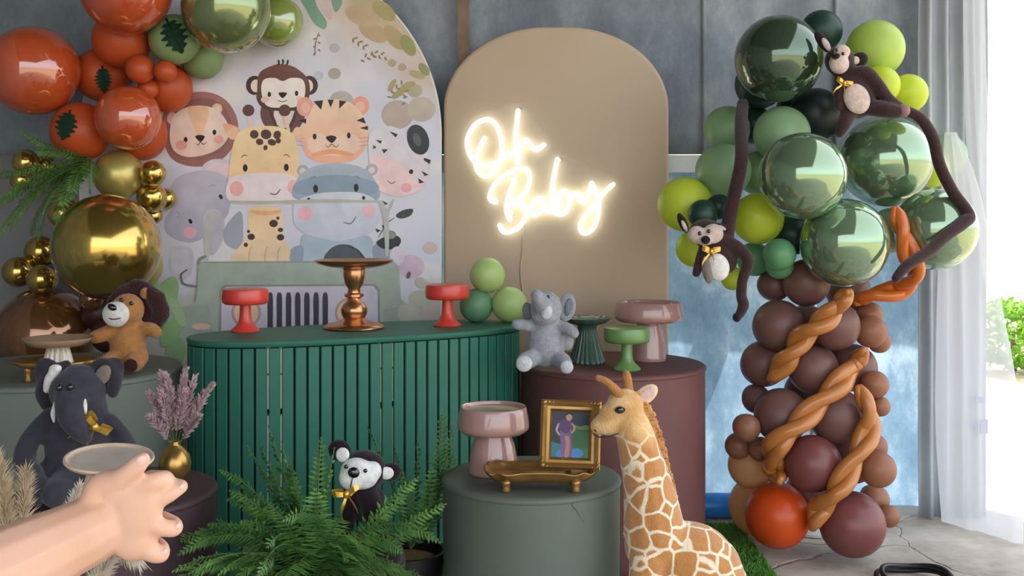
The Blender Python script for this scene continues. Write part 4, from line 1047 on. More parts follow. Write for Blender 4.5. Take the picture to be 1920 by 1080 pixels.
for x, y, rx, ry, rot, c in ((748, 175, 16, 6, -35, (168, 158, 104)), (735, 160, 13, 5, -60, (172, 160, 110)), (765, 160, 15, 6, -20, (176, 162, 112)), (782, 140, 16, 7, 20, (178, 166, 116)), (795, 130, 14, 8, 50, (150, 150, 94)),
                             (700, 60, 30, 16, 30, (192, 164, 128)), (740, 70, 28, 14, 50, (186, 160, 116)), (765, 85, 22, 12, 60, (152, 152, 92)), (680, 30, 34, 18, 20, (198, 170, 136)), (720, 20, 26, 14, 40, (176, 162, 108))): i.e(x, y, rx, ry, c, rot)
i.build('printed_foliage', ar, 'peach and sage watercolour leaves')
# lion
i = ink()
i.blob([(312, 200), (345, 178), (385, 172), (420, 185), (442, 215), (446, 250), (430, 285), (400, 308), (360, 312), (325, 300), (308, 270), (304, 230)], (172, 118, 108), (158, 104, 98))
i.blob([(316, 215), (348, 190), (390, 184), (420, 200), (434, 235), (425, 270), (395, 296), (350, 300), (318, 280)], (150, 100, 96))
i.e(323, 222, 10, 12, (236, 190, 172)); i.e(407, 204, 10, 10, (236, 196, 170)); i.e(407, 205, 6, 6, (244, 214, 196))
i.blob([(324, 220), (345, 203), (375, 198), (405, 205), (424, 226), (430, 250), (415, 275), (385, 290), (350, 294), (326, 282), (318, 255)], (246, 222, 208), (240, 206, 190))
i.blob([(352, 203), (376, 199), (392, 206), (384, 240), (374, 256), (364, 240)], (240, 196, 158))
i.e(348, 262, 3.5, 5, K); i.e(402, 248, 3.5, 5, K); i.blob([(366, 256), (375, 253), (384, 256), (376, 266)], K)
i.line([(366, 268), (372, 272), (376, 266), (382, 271), (388, 266)], 1.5, (120, 90, 84)); i.e(340, 272, 11, 9, (238, 170, 156)); i.e(410, 262, 9, 8, (240, 178, 160))
i.blob([(418, 232), (440, 236), (452, 246), (444, 258), (428, 256)], (240, 180, 146))
i.build('printed_lion', ar)
# monkey
i = ink()
i.e(530, 212, 42, 40, (112, 74, 66)); i.e(533, 216, 20, 24, (236, 216, 208))
for x in (477, 580):
    i.e(x, 160, 16, 18, (74, 48, 44)); i.e(x+(3 if x < 500 else -3), 161, 10, 12, (236, 216, 206))
i.blob([(482, 170), (486, 138), (508, 124), (530, 120), (556, 128), (578, 150), (580, 180), (566, 204), (530, 208), (496, 204), (482, 188)], (126, 80, 72), (84, 54, 48))
i.blob([(490, 172), (494, 150), (514, 146), (530, 152), (546, 146), (568, 150), (572, 176), (560, 198), (530, 202), (500, 198)], (246, 230, 222))
i.e(505, 177, 3.2, 5, K); i.e(556, 175, 3.2, 5, K); i.blob([(522, 175), (530, 173), (538, 175), (530, 184)], K); i.line([(520, 188), (530, 191), (539, 187)], 1.5, (110, 80, 76))
i.e(497, 187, 8, 6, (240, 200, 190)); i.e(562, 186, 7, 6, (240, 204, 194))
for x0_, y0_, x1_, y1_ in ((522, 122, 522, 112), (530, 120, 530, 111), (537, 122, 540, 112)): i.line([(x0_, y0_), ((x0_+x1_)/2+1, (y0_+y1_)/2), (x1_, y1_)], 3.5, (66, 42, 38))
i.line([(505, 205), (512, 222), (518, 236)], 6, (84, 54, 48)); i.line([(556, 205), (550, 225), (542, 240)], 6, (84, 54, 48))
i.build('printed_monkey', ar)
# tiger
i = ink()
i.e(572, 200, 16, 18, (240, 168, 148)); i.e(676, 198, 16, 18, (240, 164, 144)); i.e(573, 202, 9, 10, (246, 190, 176)); i.e(675, 200, 9, 10, (246, 190, 176))
i.blob([(580, 215), (592, 194), (624, 186), (656, 192), (680, 215), (690, 245), (686, 275), (664, 300), (624, 306), (586, 300), (566, 275), (564, 245)], (248, 214, 184), (244, 178, 146))
i.blob([(578, 262), (600, 250), (624, 262), (650, 250), (676, 262), (670, 284), (624, 292), (582, 284)], (246, 208, 186))
for pts in ([(588, 190), (606, 188), (602, 206)], [(614, 187), (626, 187), (620, 202)], [(636, 188), (650, 190), (636, 204)], [(560, 226), (574, 222), (574, 232)], [(682, 220), (668, 226), (686, 232)], [(690, 236), (674, 240), (690, 244)]): i.poly(pts, (52, 36, 34))
i.e(590, 256, 3.5, 5.5, K); i.e(654, 254, 3.5, 5.5, K); i.blob([(611, 258), (621, 254), (631, 258), (622, 268)], K); i.line([(610, 272), (616, 276), (622, 270), (630, 276), (636, 271)], 1.5, (120, 80, 72))
i.line([(584, 292), (622, 284), (664, 292)], 9, (244, 168, 120))
for y in (260, 267, 274):
    i.line([(572, y), (556, y-2), (544, y+4)], 1.6, (214, 160, 170)); i.line([(672, y), (690, y-2), (704, y+4)], 1.6, (214, 160, 170))
i.build('printed_tiger', ar)
# zebra
i = ink()
i.blob([(692, 255), (712, 240), (740, 238), (775, 262), (800, 285), (806, 320), (796, 350), (770, 365), (735, 362), (708, 345), (694, 310)], (226, 220, 226), (224, 202, 206))
i.blob([(700, 290), (735, 300), (770, 325), (785, 352), (755, 368), (720, 362), (700, 340)], (240, 206, 204))
i.e(784, 262, 20, 29, (58, 58, 64), -18, (44, 44, 50)); i.e(782, 262, 7, 13, (92, 92, 98), -18)
for pts in ([(730, 246), (746, 252), (742, 258)], [(704, 262), (716, 264), (714, 270)], [(716, 280), (728, 280), (720, 288)], [(796, 296), (808, 300), (806, 308), (794, 300)], [(790, 320), (804, 328), (796, 330)], [(784, 334), (796, 342), (786, 344)], [(700, 272), (706, 276), (700, 280)]): i.poly(pts, (42, 38, 42))
i.e(771, 322, 4, 4.5, K, 30); i.line([(726, 338), (734, 344), (742, 340)], 1.8, (130, 110, 120)); i.e(762, 352, 10, 9, (240, 170, 172))
i.build('printed_zebra', ar)
# elephant
i = ink()
i.blob([(378, 318), (395, 300), (430, 300), (446, 316), (440, 340), (400, 345)], (214, 204, 214)); i.blob([(388, 318), (402, 306), (430, 308), (436, 322), (404, 334)], (232, 206, 212))
i.blob([(330, 335), (360, 322), (395, 320), (424, 332), (432, 360), (428, 400), (404, 428), (370, 452), (338, 452), (312, 436), (310, 410), (322, 390), (318, 360)], (196, 190, 204), (180, 176, 192))
i.blob([(384, 400), (406, 392), (420, 412), (418, 450), (400, 478), (386, 470), (380, 436)], (204, 196, 206), (188, 180, 194))
i.blob([(420, 430), (450, 396), (456, 430), (450, 466), (424, 458)], (168, 168, 182))
i.e(414, 369, 3.2, 5, K, -30); i.e(357, 415, 3.2, 5, K, -30); i.e(356, 436, 12, 11, (238, 178, 188)); i.line([(390, 350), (398, 347), (406, 349)], 1.5, (150, 146, 160)); i.line([(330, 395), (336, 402), (332, 410)], 1.5, (150, 146, 160))
i.blob([(316, 470), (322, 462), (350, 462), (362, 472), (360, 510), (346, 524), (324, 520), (316, 500)], (206, 198, 208)); i.blob([(322, 474), (346, 468), (355, 480), (352, 506), (330, 514), (322, 500)], (214, 206, 214))
i.build('printed_elephant', ar)
# giraffe
i = ink()
for x in (466, 534): i.line([(x+8, 246), (x+3, 230), (x, 214)], 7, (240, 206, 184)); i.e(x, 207, 11, 11, (100, 66, 60))
i.blob([(424, 250), (440, 238), (448, 252), (436, 262)], (242, 196, 160)); i.blob([(568, 246), (556, 238), (548, 252), (560, 262)], (242, 196, 160))
i.blob([(440, 262), (458, 242), (498, 236), (536, 242), (556, 266), (562, 330), (556, 372), (500, 382), (434, 372), (430, 320)], (246, 218, 170), (246, 200, 150))
i.blob([(428, 340), (450, 328), (500, 324), (545, 328), (562, 344), (560, 376), (500, 386), (430, 376)], (240, 222, 224))
for x, y, rx, ry in ((477, 252, 8, 8), (499, 252, 10, 9), (520, 253, 7, 8), (487, 266, 7, 6), (510, 267, 8, 6), (522, 264, 5, 5), (498, 277, 4, 5)): i.e(x, y, rx, ry, (86, 58, 52), 15)
i.e(460, 315, 4.5, 7, K); i.e(537, 314, 4.5, 7, K); i.e(444, 354, 13, 14, (244, 178, 172)); i.e(549, 350, 10, 13, (244, 184, 178)); i.line([(506, 363), (518, 364), (526, 355)], 2.5, (130, 96, 96))
i.line([(452, 296), (458, 291), (464, 292)], 2, (150, 110, 90)); i.line([(532, 292), (538, 290), (544, 295)], 2, (150, 110, 90))
i.blob([(468, 392), (498, 388), (528, 394), (530, 440), (545, 470), (548, 492), (438, 492), (446, 466), (464, 440)], (246, 208, 160), (244, 214, 178))
i.line([(470, 396), (498, 400), (526, 396)], 8, (240, 180, 130))
for x, y, rx, ry in ((513, 419, 8, 7), (526, 431, 5, 4), (471, 444, 7, 6), (526, 445, 7, 6), (461, 459, 4, 4), (521, 409, 3, 3), (466, 434, 3, 3)): i.e(x, y, rx, ry, (70, 46, 40))
for x in (466, 496, 520): i.line([(x, 492), (x+2, 472), (x+6, 462)], 2, (230, 170, 120))
i.build('printed_giraffe', ar)
# hippo
i = ink()
i.e(568, 320, 11, 11, (176, 172, 178)); i.e(698, 318, 11, 11, (176, 172, 178)); i.e(568, 321, 6, 6, (226, 206, 204)); i.e(697, 319, 6, 6, (226, 206, 204))
i.blob([(553, 372), (558, 335), (585, 314), (630, 306), (678, 314), (704, 340), (708, 374), (640, 384)], (178, 186, 198), (154, 168, 184))
i.blob([(560, 340), (630, 328), (700, 340), (704, 362), (630, 372), (556, 362)], (142, 160, 176))
i.blob([(556, 378), (590, 364), (630, 360), (676, 362), (706, 378), (712, 410), (690, 440), (640, 452), (590, 446), (556, 425), (550, 400)], (216, 216, 226), (202, 204, 218))
i.e(592, 354, 4.5, 7.5, K); i.e(668, 352, 4.5, 7.5, K); i.e(579, 374, 3, 3.5, K); i.e(682, 371, 3, 3.5, K); i.line([(582, 336), (589, 331), (594, 334)], 2, (120, 134, 150)); i.line([(664, 332), (671, 331), (676, 336)], 2, (120, 134, 150))
i.e(572, 400, 15, 13, (242, 184, 194)); i.e(692, 396, 13, 12, (242, 192, 200)); i.line([(644, 417), (658, 419), (668, 406)], 2.5, (126, 128, 142))
i.blob([(570, 440), (600, 446), (640, 452), (690, 442), (704, 470), (708, 492), (562, 492), (564, 466)], (174, 188, 202), (186, 198, 210)); i.blob([(548, 466), (568, 462), (566, 492), (546, 492)], (150, 164, 178)); i.blob([(700, 462), (726, 458), (730, 492), (704, 492)], (150, 160, 172))
i.build('printed_hippo', ar)
# plant sprig
i = ink()
i.line([(740, 408), (725, 420), (710, 445)], 2, (90, 100, 90))
i.blob([(742, 404), (756, 394), (774, 392), (770, 404), (752, 410)], (58, 70, 64)); i.blob([(706, 455), (720, 445), (744, 442), (752, 452), (742, 466), (718, 466)], (46, 50, 50)); i.e(733, 440, 10, 8, (140, 146, 142))
for pts in ([(716, 376), (728, 382), (722, 384)], [(704, 428), (714, 432), (708, 436)], [(716, 422), (722, 424), (718, 428)]): i.poly(pts, (42, 38, 42))
i.e(770, 500, 26, 22, (216, 186, 204)); i.e(766, 516, 4, 7, (120, 84, 90), 20); i.e(745, 480, 14, 18, (222, 208, 220)); i.e(806, 465, 14, 12, (206, 188, 178))
i.build('printed_sprig', ar)
# jeep
i = ink()
SGc = (172, 182, 166); SGd = (148, 160, 144)
i.line([(425, 378), (500, 380), (600, 377), (716, 378)], 7, (188, 186, 170)); i.line([(392, 400), (388, 440), (388, 490)], 10, (196, 194, 186)); i.line([(714, 378), (724, 410), (726, 480)], 9, (192, 192, 184)); i.line([(738, 374), (728, 396), (722, 420)], 6, (192, 188, 178))
i.blob([(612, 488), (618, 468), (640, 458), (665, 464), (684, 490)], (78, 88, 94)); i.line([(650, 460), (672, 470), (684, 488)], 3, (56, 62, 66))
i.poly([(372, 494), (380, 490), (740, 490), (748, 500), (752, 560), (768, 575), (780, 640), (340, 640), (344, 576), (368, 566)], SGc, (178, 186, 170))
i.line([(384, 492), (560, 491), (738, 492)], 3, SGd); i.line([(372, 496), (370, 540), (366, 568)], 2.5, SGd)
i.poly([(412, 542), (420, 534), (704, 532), (712, 542), (714, 640), (410, 640)], (150, 150, 146)); i.poly([(416, 546), (424, 538), (700, 536), (708, 546), (709, 640), (415, 640)], (216, 206, 216))
for k in range(7): x = 507+k*17.2; i.blob([(x-5, 556), (x, 548), (x+5, 556), (x+5, 600), (x+5, 640), (x-5, 640), (x-5, 600)], (68, 66, 76), n=4)
for x in (462, 656): i.e(x, 586, 28, 28, (196, 164, 156)); i.e(x, 586, 23, 23, (242, 206, 172))
i.poly([(340, 576), (392, 570), (404, 640), (336, 640)], (168, 178, 160)); i.e(378, 612, 18, 6, (232, 196, 164)); i.poly([(720, 580), (770, 572), (784, 640), (716, 640)], (168, 178, 160))
i.line([(340, 520), (345, 532), (370, 537)], 4, (126, 124, 122)); i.line([(352, 505), (340, 515), (343, 528)], 3, (110, 104, 104)); i.line([(372, 496), (376, 486), (388, 480)], 6, (140, 146, 140))
i.build('printed_jeep', ar, 'sage green cartoon jeep front with dark grille bars')
i = ink()
for x, y, rx, ry, rot, c in ((312, 560, 20, 44, 20, (160, 188, 132)), (300, 600, 16, 40, -15, (140, 174, 108)), (322, 620, 14, 34, 30, (150, 184, 122)), (334, 585, 10, 30, -25, (176, 198, 150)), (290, 560, 12, 36, 5, (168, 192, 140)), (330, 660, 18, 30, 10, (150, 180, 124))): i.e(x, y, rx, ry, c, rot)
i.build('printed_grass', ar)
i = ink()
for x, y, rx, ry, rot, c in ((790, 560, 22, 16, 10, (190, 192, 170)), (770, 590, 26, 20, 30, (198, 196, 178)), (806, 590, 18, 22, -10, (204, 190, 180)), (790, 530, 12, 9, 40, (206, 196, 180))): i.e(x, y, rx, ry, c, rot)
i.build('printed_bush', ar)
# the photo inside the gold frame
def fplace(x, y, lv): return fpt(x, -0.5-lv*0.06, y)
i = Ink(0, 77.0, fplace)
i.poly([(-38, 18), (38, 18), (38, 112), (-38, 112)], (34, 40, 44)); i.poly([(2, 22), (36, 22), (36, 74), (2, 74)], (40, 92, 52)); i.poly([(-36, 22), (36, 22), (36, 40), (-36, 40)], (44, 110, 66)); i.poly([(4, 74), (36, 74), (36, 82), (4, 82)], (88, 128, 70))
i.e(18, 92, 14, 12, (30, 44, 60)); i.e(-24, 95, 10, 14, (44, 34, 60)); i.poly([(-36, 22), (-6, 22), (-10, 44), (-36, 50)], (42, 112, 120)); i.e(12, 30, 14, 9, (58, 130, 190)); i.e(-14, 28, 12, 8, (70, 120, 180))
i.blob([(-14, 24), (-18, 50), (-20, 70), (-16, 88), (-6, 92), (2, 84), (2, 60), (4, 40), (2, 24)], (112, 84, 128)); i.blob([(-10, 24), (-8, 46), (-10, 60), (-2, 60), (0, 40), (-2, 24)], (178, 120, 110))
i.blob([(-20, 72), (-24, 84), (-14, 92), (-2, 88), (0, 74), (-8, 66)], (78, 52, 96)); i.e(-3, 97, 6, 8, (186, 138, 120)); i.blob([(-10, 98), (-6, 108), (4, 106), (4, 98), (0, 104), (-6, 102)], (40, 28, 30)); i.line([(2, 86), (8, 76), (2, 66)], 4, (190, 140, 122)); i.line([(-22, 84), (-26, 72), (-20, 62)], 4, (190, 150, 160))
i.build('photo_print', fr, 'photo of a standing figure in purple on grass')
# ================================================================== plush toys
def plush(name, c, var=0.16, sheen=0.22, scale=60, bscale=260, bd=0.004, bump=0.8): return mat('plush_'+name, c, 0.9, spec=0.15, var=var, vscale=scale, bump=bump, bscale=bscale, bdist=bd, sheen=sheen, detail=6)
M_char = plush('charcoal', (58, 56, 64), bump=0.4); M_charl = plush('dark_trim', (52, 48, 54)); M_ivory = plush('ivory', (226, 220, 212)); M_taupe = plush('taupe', (128, 116, 108))
M_eye = mat('bead_black', (14, 12, 14), 0.12, coat=1.0); M_ribbon = mat('gold_ribbon', (214, 168, 66), 0.28, metal=0.6, coat=0.5)
M_lion = plush('tan', (178, 122, 70)); M_mane = plush('mane', (58, 30, 28), bd=0.01, bscale=120); M_gel = plush('pale_grey', (158, 158, 164)); M_gel2 = plush('silver', (206, 206, 210)); M_gel3 = plush('mid_grey', (122, 124, 130))
M_mk = plush('monkey_brown', (62, 42, 42)); M_mkf = plush('monkey_face', (206, 184, 172)); M_mkd = plush('monkey_dark', (34, 22, 26)); M_mkp = plush('monkey_paw', (150, 112, 108)); M_white_p = plush('white_face', (232, 228, 224))
def bow(rt, f, x, y, dd, s, rot=0, tails=True):
    """ribbon bow: two loops, knot and tails"""
    R = Matrix.Rotation(math.radians(rot), 3, 'Y'); c = f.q(x, y, dd); k = f.k*s; mb = MB()
    def strip(pts, w0, w1):
        n = len(pts); vs = []; fs = []
        for i_, p in enumerate(pts):
            w = w0+(w1-w0)*i_/(n-1)
            for yy, sz in ((0, 1), (0, -1), (1.2, -1), (1.2, 1)): vs.append(c+R @ (Vector((p[0], p[1]+yy, p[2]+sz*w))*k))
        for i_ in range(n-1):
            for e in range(4): fs.append((i_*4+e, i_*4+(e+1) % 4, (i_+1)*4+(e+1) % 4, (i_+1)*4+e))
        fs += [(3, 2, 1, 0), tuple((n-1)*4+e for e in range(4))]; mb.add(vs, fs)
    for sx in (-1, 1):
        strip([(0, 0, 0), (sx*6, -5, 2), (sx*14, -6, 5), (sx*20, -2, 6), (sx*19, 3, 6), (sx*12, 4, 4), (sx*4, 2, 1)], 3, 7)
    mb.build('bow_loops', M_ribbon, rt, True, 40)
    mb = MB()
    if tails:
        strip([(0, 0, -1), (-6, -4, -10), (-14, -5, -20), (-18, -3, -32)], 3, 4.5); strip([(0, 0, -1), (4, -4, -10), (7, -5, -20), (8, -3, -30)], 3, 4.5)
        mb.build('bow_tails', M_ribbon, rt, True, 40)
    mb = MB(); mb.ell(c+R @ (Vector((0, -3, 0))*k), (5*k, 5*k, 6*k), None, 12, 8); mb.build('bow_knot', M_ribbon, rt)
def part(f, name, m, rt, vox=None, sm=4):
    if vox: return fuse(f.mb, name, m, rt, vox, sm)
    return f.mb.build(name, m, rt)
# ---- charcoal elephant on the dark plum drum
f = Fig(2.62); rt = root('plush_elephant', Vector((P(140, 0, 2.62).x, 2.62, PP[3])), 'charcoal plush elephant with white tusks and gold bow sitting on a drum', 'plush toy')
b = f.new(); b.e(152, 836, 0, 66, 84, 56).e(150, 770, 5, 48, 50, 45).e(150, 732, -10, 52, 44, 46).e(148, 708, 0, 36, 26, 34)
b.t([(150, 735, -40), (158, 764, -62), (172, 790, -66), (184, 806, -60)], [30, 26, 20, 15])
b.t([(98, 778, -10), (76, 815, -42), (76, 850, -66), (102, 868, -86)], [17, 19, 21, 19]); b.t([(205, 790, 0), (235, 818, -10), (258, 846, -25)], [17, 16, 15])
b.t([(115, 878, -15), (96, 894, -50), (106, 902, -82)], [30, 28, 25]); b.t([(150, 882, -20), (146, 898, -70), (146, 901, -96)], [31, 28, 26]); b.t([(195, 878, -10), (214, 896, -50), (220, 902, -76)], [29, 27, 25])
part(b, 'body', M_char, rt, 0.007, 5)
e = f.new(); e.e(96, 718, 8, 30, 52, 9, -28); e.t([(122, 684, 6), (96, 700, 4), (76, 735, 4), (84, 762, 6)], [9, 12, 12, 10]); part(e, 'ear', M_charl, rt, 0.005, 4)
e = f.new(); e.t([(112, 690, -8), (100, 708, -12), (94, 728, -12)], [8, 11, 8]).e(106, 694, -10, 12, 13, 5); part(e, 'ear_lining', M_ivory, rt, 0.004, 3)
e = f.new(); e.e(200, 706, 10, 26, 40, 9, 32); e.t([(176, 684, 6), (200, 682, 4), (216, 706, 2), (212, 736, 0)], [8, 11, 13, 11]); part(e, 'ear', M_charl, rt, 0.005, 4)
e = f.new(); e.e(196, 702, -8, 14, 20, 6, 30); part(e, 'ear_lining', M_taupe, rt)
for x, y in ((137, 717), (157, 716)):
    e = f.new(); e.e(x, y, -55, 8, 8, 6); o = part(e, 'eye_rim', M_charl, rt)
    e = f.new(); e.e(x, y, -63, 6, 6, 4); part(e, 'eye', M_eye, rt)
e = f.new(); e.t([(126, 748, -48), (124, 765, -56), (127, 779, -60)], [5, 5, 2]); part(e, 'tusk', M_ivory, rt)
e = f.new(); e.t([(174, 738, -46), (180, 750, -54), (184, 764, -58)], [5, 5, 2]); part(e, 'tusk', M_ivory, rt)
bow(rt, f, 202, 788, -58, 1.35, 40, True)
# ---- lion on the olive drum
f = Fig(3.32); rt = root('plush_lion', Vector((P(240, 0, 3.32).x, 3.32, LP[3])), 'tan plush lion with dark mane and white muzzle sitting under the gold balloon', 'plush toy')
b = f.new(); b.e(240, 644, 0, 34, 42, 30).e(242, 580, -8, 31, 31, 28).e(240, 610, 0, 26, 22, 22)
b.t([(215, 618, -5), (198, 626, -14), (186, 630, -20)], [15, 14, 13]); b.t([(266, 618, 0), (284, 616, -6), (296, 622, -10)], [14, 13, 12])
b.t([(222, 668, -10), (212, 676, -30), (208, 680, -42)], [17, 16, 15]); b.t([(262, 668, -5), (264, 674, -28), (264, 676, -40)], [19, 18, 17]); part(b, 'body', M_lion, rt, 0.006, 4)
mn = f.new(); rr = random.Random(5)
for k_ in range(26):
    a = k_/26*2*math.pi; mn.e(252+45*math.cos(a), 582+41*math.sin(a), 12+6*math.sin(3*a), 13+rr.uniform(-2, 4), 15+rr.uniform(-2, 4), 16, rr.uniform(0, 90), 10, 7)
mn.e(250, 582, 18, 38, 38, 14); part(mn, 'mane', M_mane, rt, 0.006, 1)
e = f.new(); e.e(230, 586, -34, 25, 24, 14); part(e, 'muzzle', M_ivory, rt)
e = f.new(); e.e(228, 572, -47, 9, 6, 5, 25); part(e, 'nose', M_eye, rt)
e = f.new(); e.t([(220, 591, -45), (230, 594, -48), (242, 592, -46)], [1, 1.2, 1]); part(e, 'mouth_stitch', M_eye, rt)
for x, y in ((240, 560), (258, 566)): e = f.new(); e.e(x, y, -34, 4, 4, 3); part(e, 'eye', M_eye, rt)
e = f.new(); e.e(272, 550, 2, 10, 11, 7); part(e, 'ear', M_lion, rt)
for x, y in ((264, 678),): e = f.new(); e.e(x, y, -54, 13, 13, 4); part(e, 'paw_pad', M_mane, rt)
# ---- grey elephant on the plum drum
f = Fig(3.58); rt = root('plush_elephant', Vector((P(1025, 0, 3.58).x, 3.58, BR[3])), 'pale grey plush elephant with raised head sitting on the plum brown drum', 'plush toy')
b = f.new(); b.e(1022, 645, 0, 34, 44, 30).e(1022, 612, 0, 26, 28, 24).e(1024, 578, -6, 30, 34, 28)
b.t([(1018, 575, -24), (1012, 562, -38), (1006, 552, -44)], [18, 16, 13]); b.e(1020, 592, -18, 24, 16, 20)
b.t([(998, 610, -4), (982, 608, -14), (968, 606, -20)], [12, 11, 10]); b.t([(1046, 612, -4), (1062, 614, -14), (1074, 622, -22)], [12, 11.5, 11])
b.t([(1005, 668, -8), (992, 670, -26), (984, 673, -38)], [16, 17, 17]); b.t([(1044, 668, -8), (1054, 674, -28), (1058, 678, -40)], [17, 16, 14]); b.e(1064, 640, 8, 13, 20, 12)
part(b, 'body', M_gel, rt, 0.005, 4)
e = f.new(); e.e(1063, 577, 8, 17, 27, 6, 10); part(e, 'ear', M_gel, rt); e = f.new(); e.e(1066, 576, 3, 8, 17, 5, 12); part(e, 'ear_lining', M_gel3, rt)
e = f.new(); e.e(992, 590, 10, 12, 23, 6, -14); part(e, 'ear', M_gel3, rt)
e = f.new(); e.e(1027, 554, -33, 3.2, 3.2, 2.5); part(e, 'eye', M_eye, rt); e = f.new(); e.e(1000, 556, -30, 3, 3, 2.5); part(e, 'eye', M_eye, rt)
e = f.new(); e.e(1024, 582, -40, 10, 13, 5, 18); part(e, 'trunk_tip', M_gel2, rt)
e = f.new(); e.e(982, 675, -50, 15, 15, 6); part(e, 'foot_sole', M_gel2, rt); e = f.new(); e.e(1060, 681, -51, 12, 12, 5); part(e, 'foot_sole', M_gel2, rt)
# ---- giraffe beside the low drum
def giraffe_mat():
    m = bpy.data.materials.new('plush_giraffe'); m.use_nodes = True; n = m.node_tree.nodes; l = m.node_tree.links
    b = n['Principled BSDF']; b.inputs['Roughness'].default_value = 0.9; b.inputs['Specular IOR Level'].default_value = 0.15; b.inputs['Sheen Weight'].default_value = 0.5
    tc = n.new('ShaderNodeTexCoord'); nz_ = n.new('ShaderNodeTexNoise'); nz_.inputs['Scale'].default_value = 14; l.new(tc.outputs['Object'], nz_.inputs[0])
    ma = n.new('ShaderNodeVectorMath'); ma.operation = 'MULTIPLY_ADD'; l.new(nz_.outputs['Color'], ma.inputs[0]); ma.inputs[1].default_value = (0.022,)*3; l.new(tc.outputs['Object'], ma.inputs[2])
    v = n.new('ShaderNodeTexVoronoi'); v.feature = 'DISTANCE_TO_EDGE'; v.inputs['Scale'].default_value = 18.5; v.inputs['Randomness'].default_value = 0.7; l.new(ma.outputs[0], v.inputs['Vector'])
    mr = n.new('ShaderNodeMapRange'); l.new(v.outputs['Distance'], mr.inputs[0]); mr.inputs[1].default_value = 0.035; mr.inputs[2].default_value = 0.075
    sp = n.new('ShaderNodeSeparateXYZ'); l.new(tc.outputs['Object'], sp.inputs[0])
    hd_ = n.new('ShaderNodeMapRange'); l.new(sp.outputs[2], hd_.inputs[0]); hd_.inputs[1].default_value = 0.60; hd_.inputs[2].default_value = 0.66; hd_.inputs[3].default_value = 1; hd_.inputs[4].default_value = 0.0
    n3 = n.new('ShaderNodeTexNoise'); n3.inputs['Scale'].default_value = 90; n3.inputs['Detail'].default_value = 5; l.new(tc.outputs['Object'], n3.inputs[0])
    pat = n.new('ShaderNodeMix'); pat.data_type = 'RGBA'; l.new(n3.outputs[0], pat.inputs[0]); pat.inputs[6].default_value = rgb(186, 122, 66); pat.inputs[7].default_value = rgb(206, 146, 84)
    c1 = n.new('ShaderNodeMix'); c1.data_type = 'RGBA'; l.new(mr.outputs[0], c1.inputs[0]); c1.inputs[6].default_value = rgb(244, 226, 194); l.new(pat.outputs[2], c1.inputs[7])
    n4 = n.new('ShaderNodeTexNoise'); n4.inputs['Scale'].default_value = 26; n4.inputs['Detail'].default_value = 4; l.new(tc.outputs['Object'], n4.inputs[0])
    face = n.new('ShaderNodeMix'); face.data_type = 'RGBA'; r4 = n.new('ShaderNodeMapRange'); l.new(n4.outputs[0], r4.inputs[0]); r4.inputs[1].default_value = 0.4; r4.inputs[2].default_value = 0.62; l.new(r4.outputs[0], face.inputs[0]); face.inputs[6].default_value = rgb(212, 160, 98); face.inputs[7].default_value = rgb(232, 192, 136)
    c2 = n.new('ShaderNodeMix'); c2.data_type = 'RGBA'; l.new(hd_.outputs[0], c2.inputs[0]); l.new(face.outputs[2], c2.inputs[6]); l.new(c1.outputs[2], c2.inputs[7]); l.new(c2.outputs[2], b.inputs[0])
    t2 = n.new('ShaderNodeTexNoise'); t2.inputs['Scale'].default_value = 260; l.new(tc.outputs['Object'], t2.inputs[0]); bp = n.new('ShaderNodeBump'); bp.inputs['Strength'].default_value = 0.8; bp.inputs['Distance'].default_value = 0.004; l.new(t2.outputs[0], bp.inputs['Height']); l.new(bp.outputs[0], b.inputs['Normal'])
    return m
M_gir = giraffe_mat(); M_girh = plush('giraffe_horn', (176, 122, 70)); M_girm = plush('giraffe_mane', (200, 144, 84)); M_girp = plush('giraffe_ear_pink', (226, 188, 176)); M_girc = plush('giraffe_cream', (232, 200, 160))
GD = 2.72; f = Fig(GD); rt = root('plush_giraffe', Vector((P(1262, 0, GD).x, GD+0.02, 0.0)), 'plush giraffe with netted orange patches beside the low grey green drum', 'plush toy')
b = f.new()
b.e(1172, 762, 0, 36, 34, 28, 20).e(1152, 780, 0, 30, 26, 24, 30); b.t([(1160, 778, 0), (1138, 792, -2), (1124, 798, -2)], [27, 22, 18]); b.e(1140, 800, -2, 24, 16, 18, 15).e(1121, 797, -2, 13, 15, 15)
b.t([(1180, 785, 0), (1192, 820, 2), (1202, 860, 4), (1214, 905, 6), (1222, 950, 8), (1228, 1000, 8)], [32, 37, 41, 46, 53, 60]); b.e(1232, 1020, 4, 62, 62, 58).e(1290, 1058, 12, 92, 76, 70).e(1336, 1080, 16, 60, 72, 64)
b.t([(1212, 1040, -25), (1200, 1110, -32), (1198, 1180, -34), (1196, 1262, -34)], [36, 27, 23, 25]); b.t([(1252, 1040, 30), (1246, 1120, 34), (1244, 1180, 34), (1242, 1250, 34)], [34, 26, 23, 25])
b.t([(1348, 1085, 8), (1382, 1160, 0), (1372, 1225, -20), (1320, 1262, -40)], [52, 44, 30, 24]); b.t([(1330, 1090, 50), (1370, 1160, 60), (1350, 1225, 60), (1310, 1250, 50)], [46, 40, 28, 24])
part(b, 'body', M_gir, rt, 0.006, 5)
e = f.new(); e.t([(1166, 744, -10), (1150, 726, -16), (1134, 712, -18), (1120, 706, -18)], [10, 8.5, 7, 6]); part(e, 'horn', M_girh, rt)
e = f.new(); e.t([(1180, 742, 8), (1178, 722, 8), (1175, 704, 6)], [10, 9, 8.5]); part(e, 'horn', M_girh, rt)
e = f.new(); e.e(1211, 742, 6, 27, 16, 6, -38); part(e, 'ear', M_girc, rt); e = f.new(); e.e(1213, 740, 1, 20, 10, 4, -38); part(e, 'ear_lining', M_girp, rt)
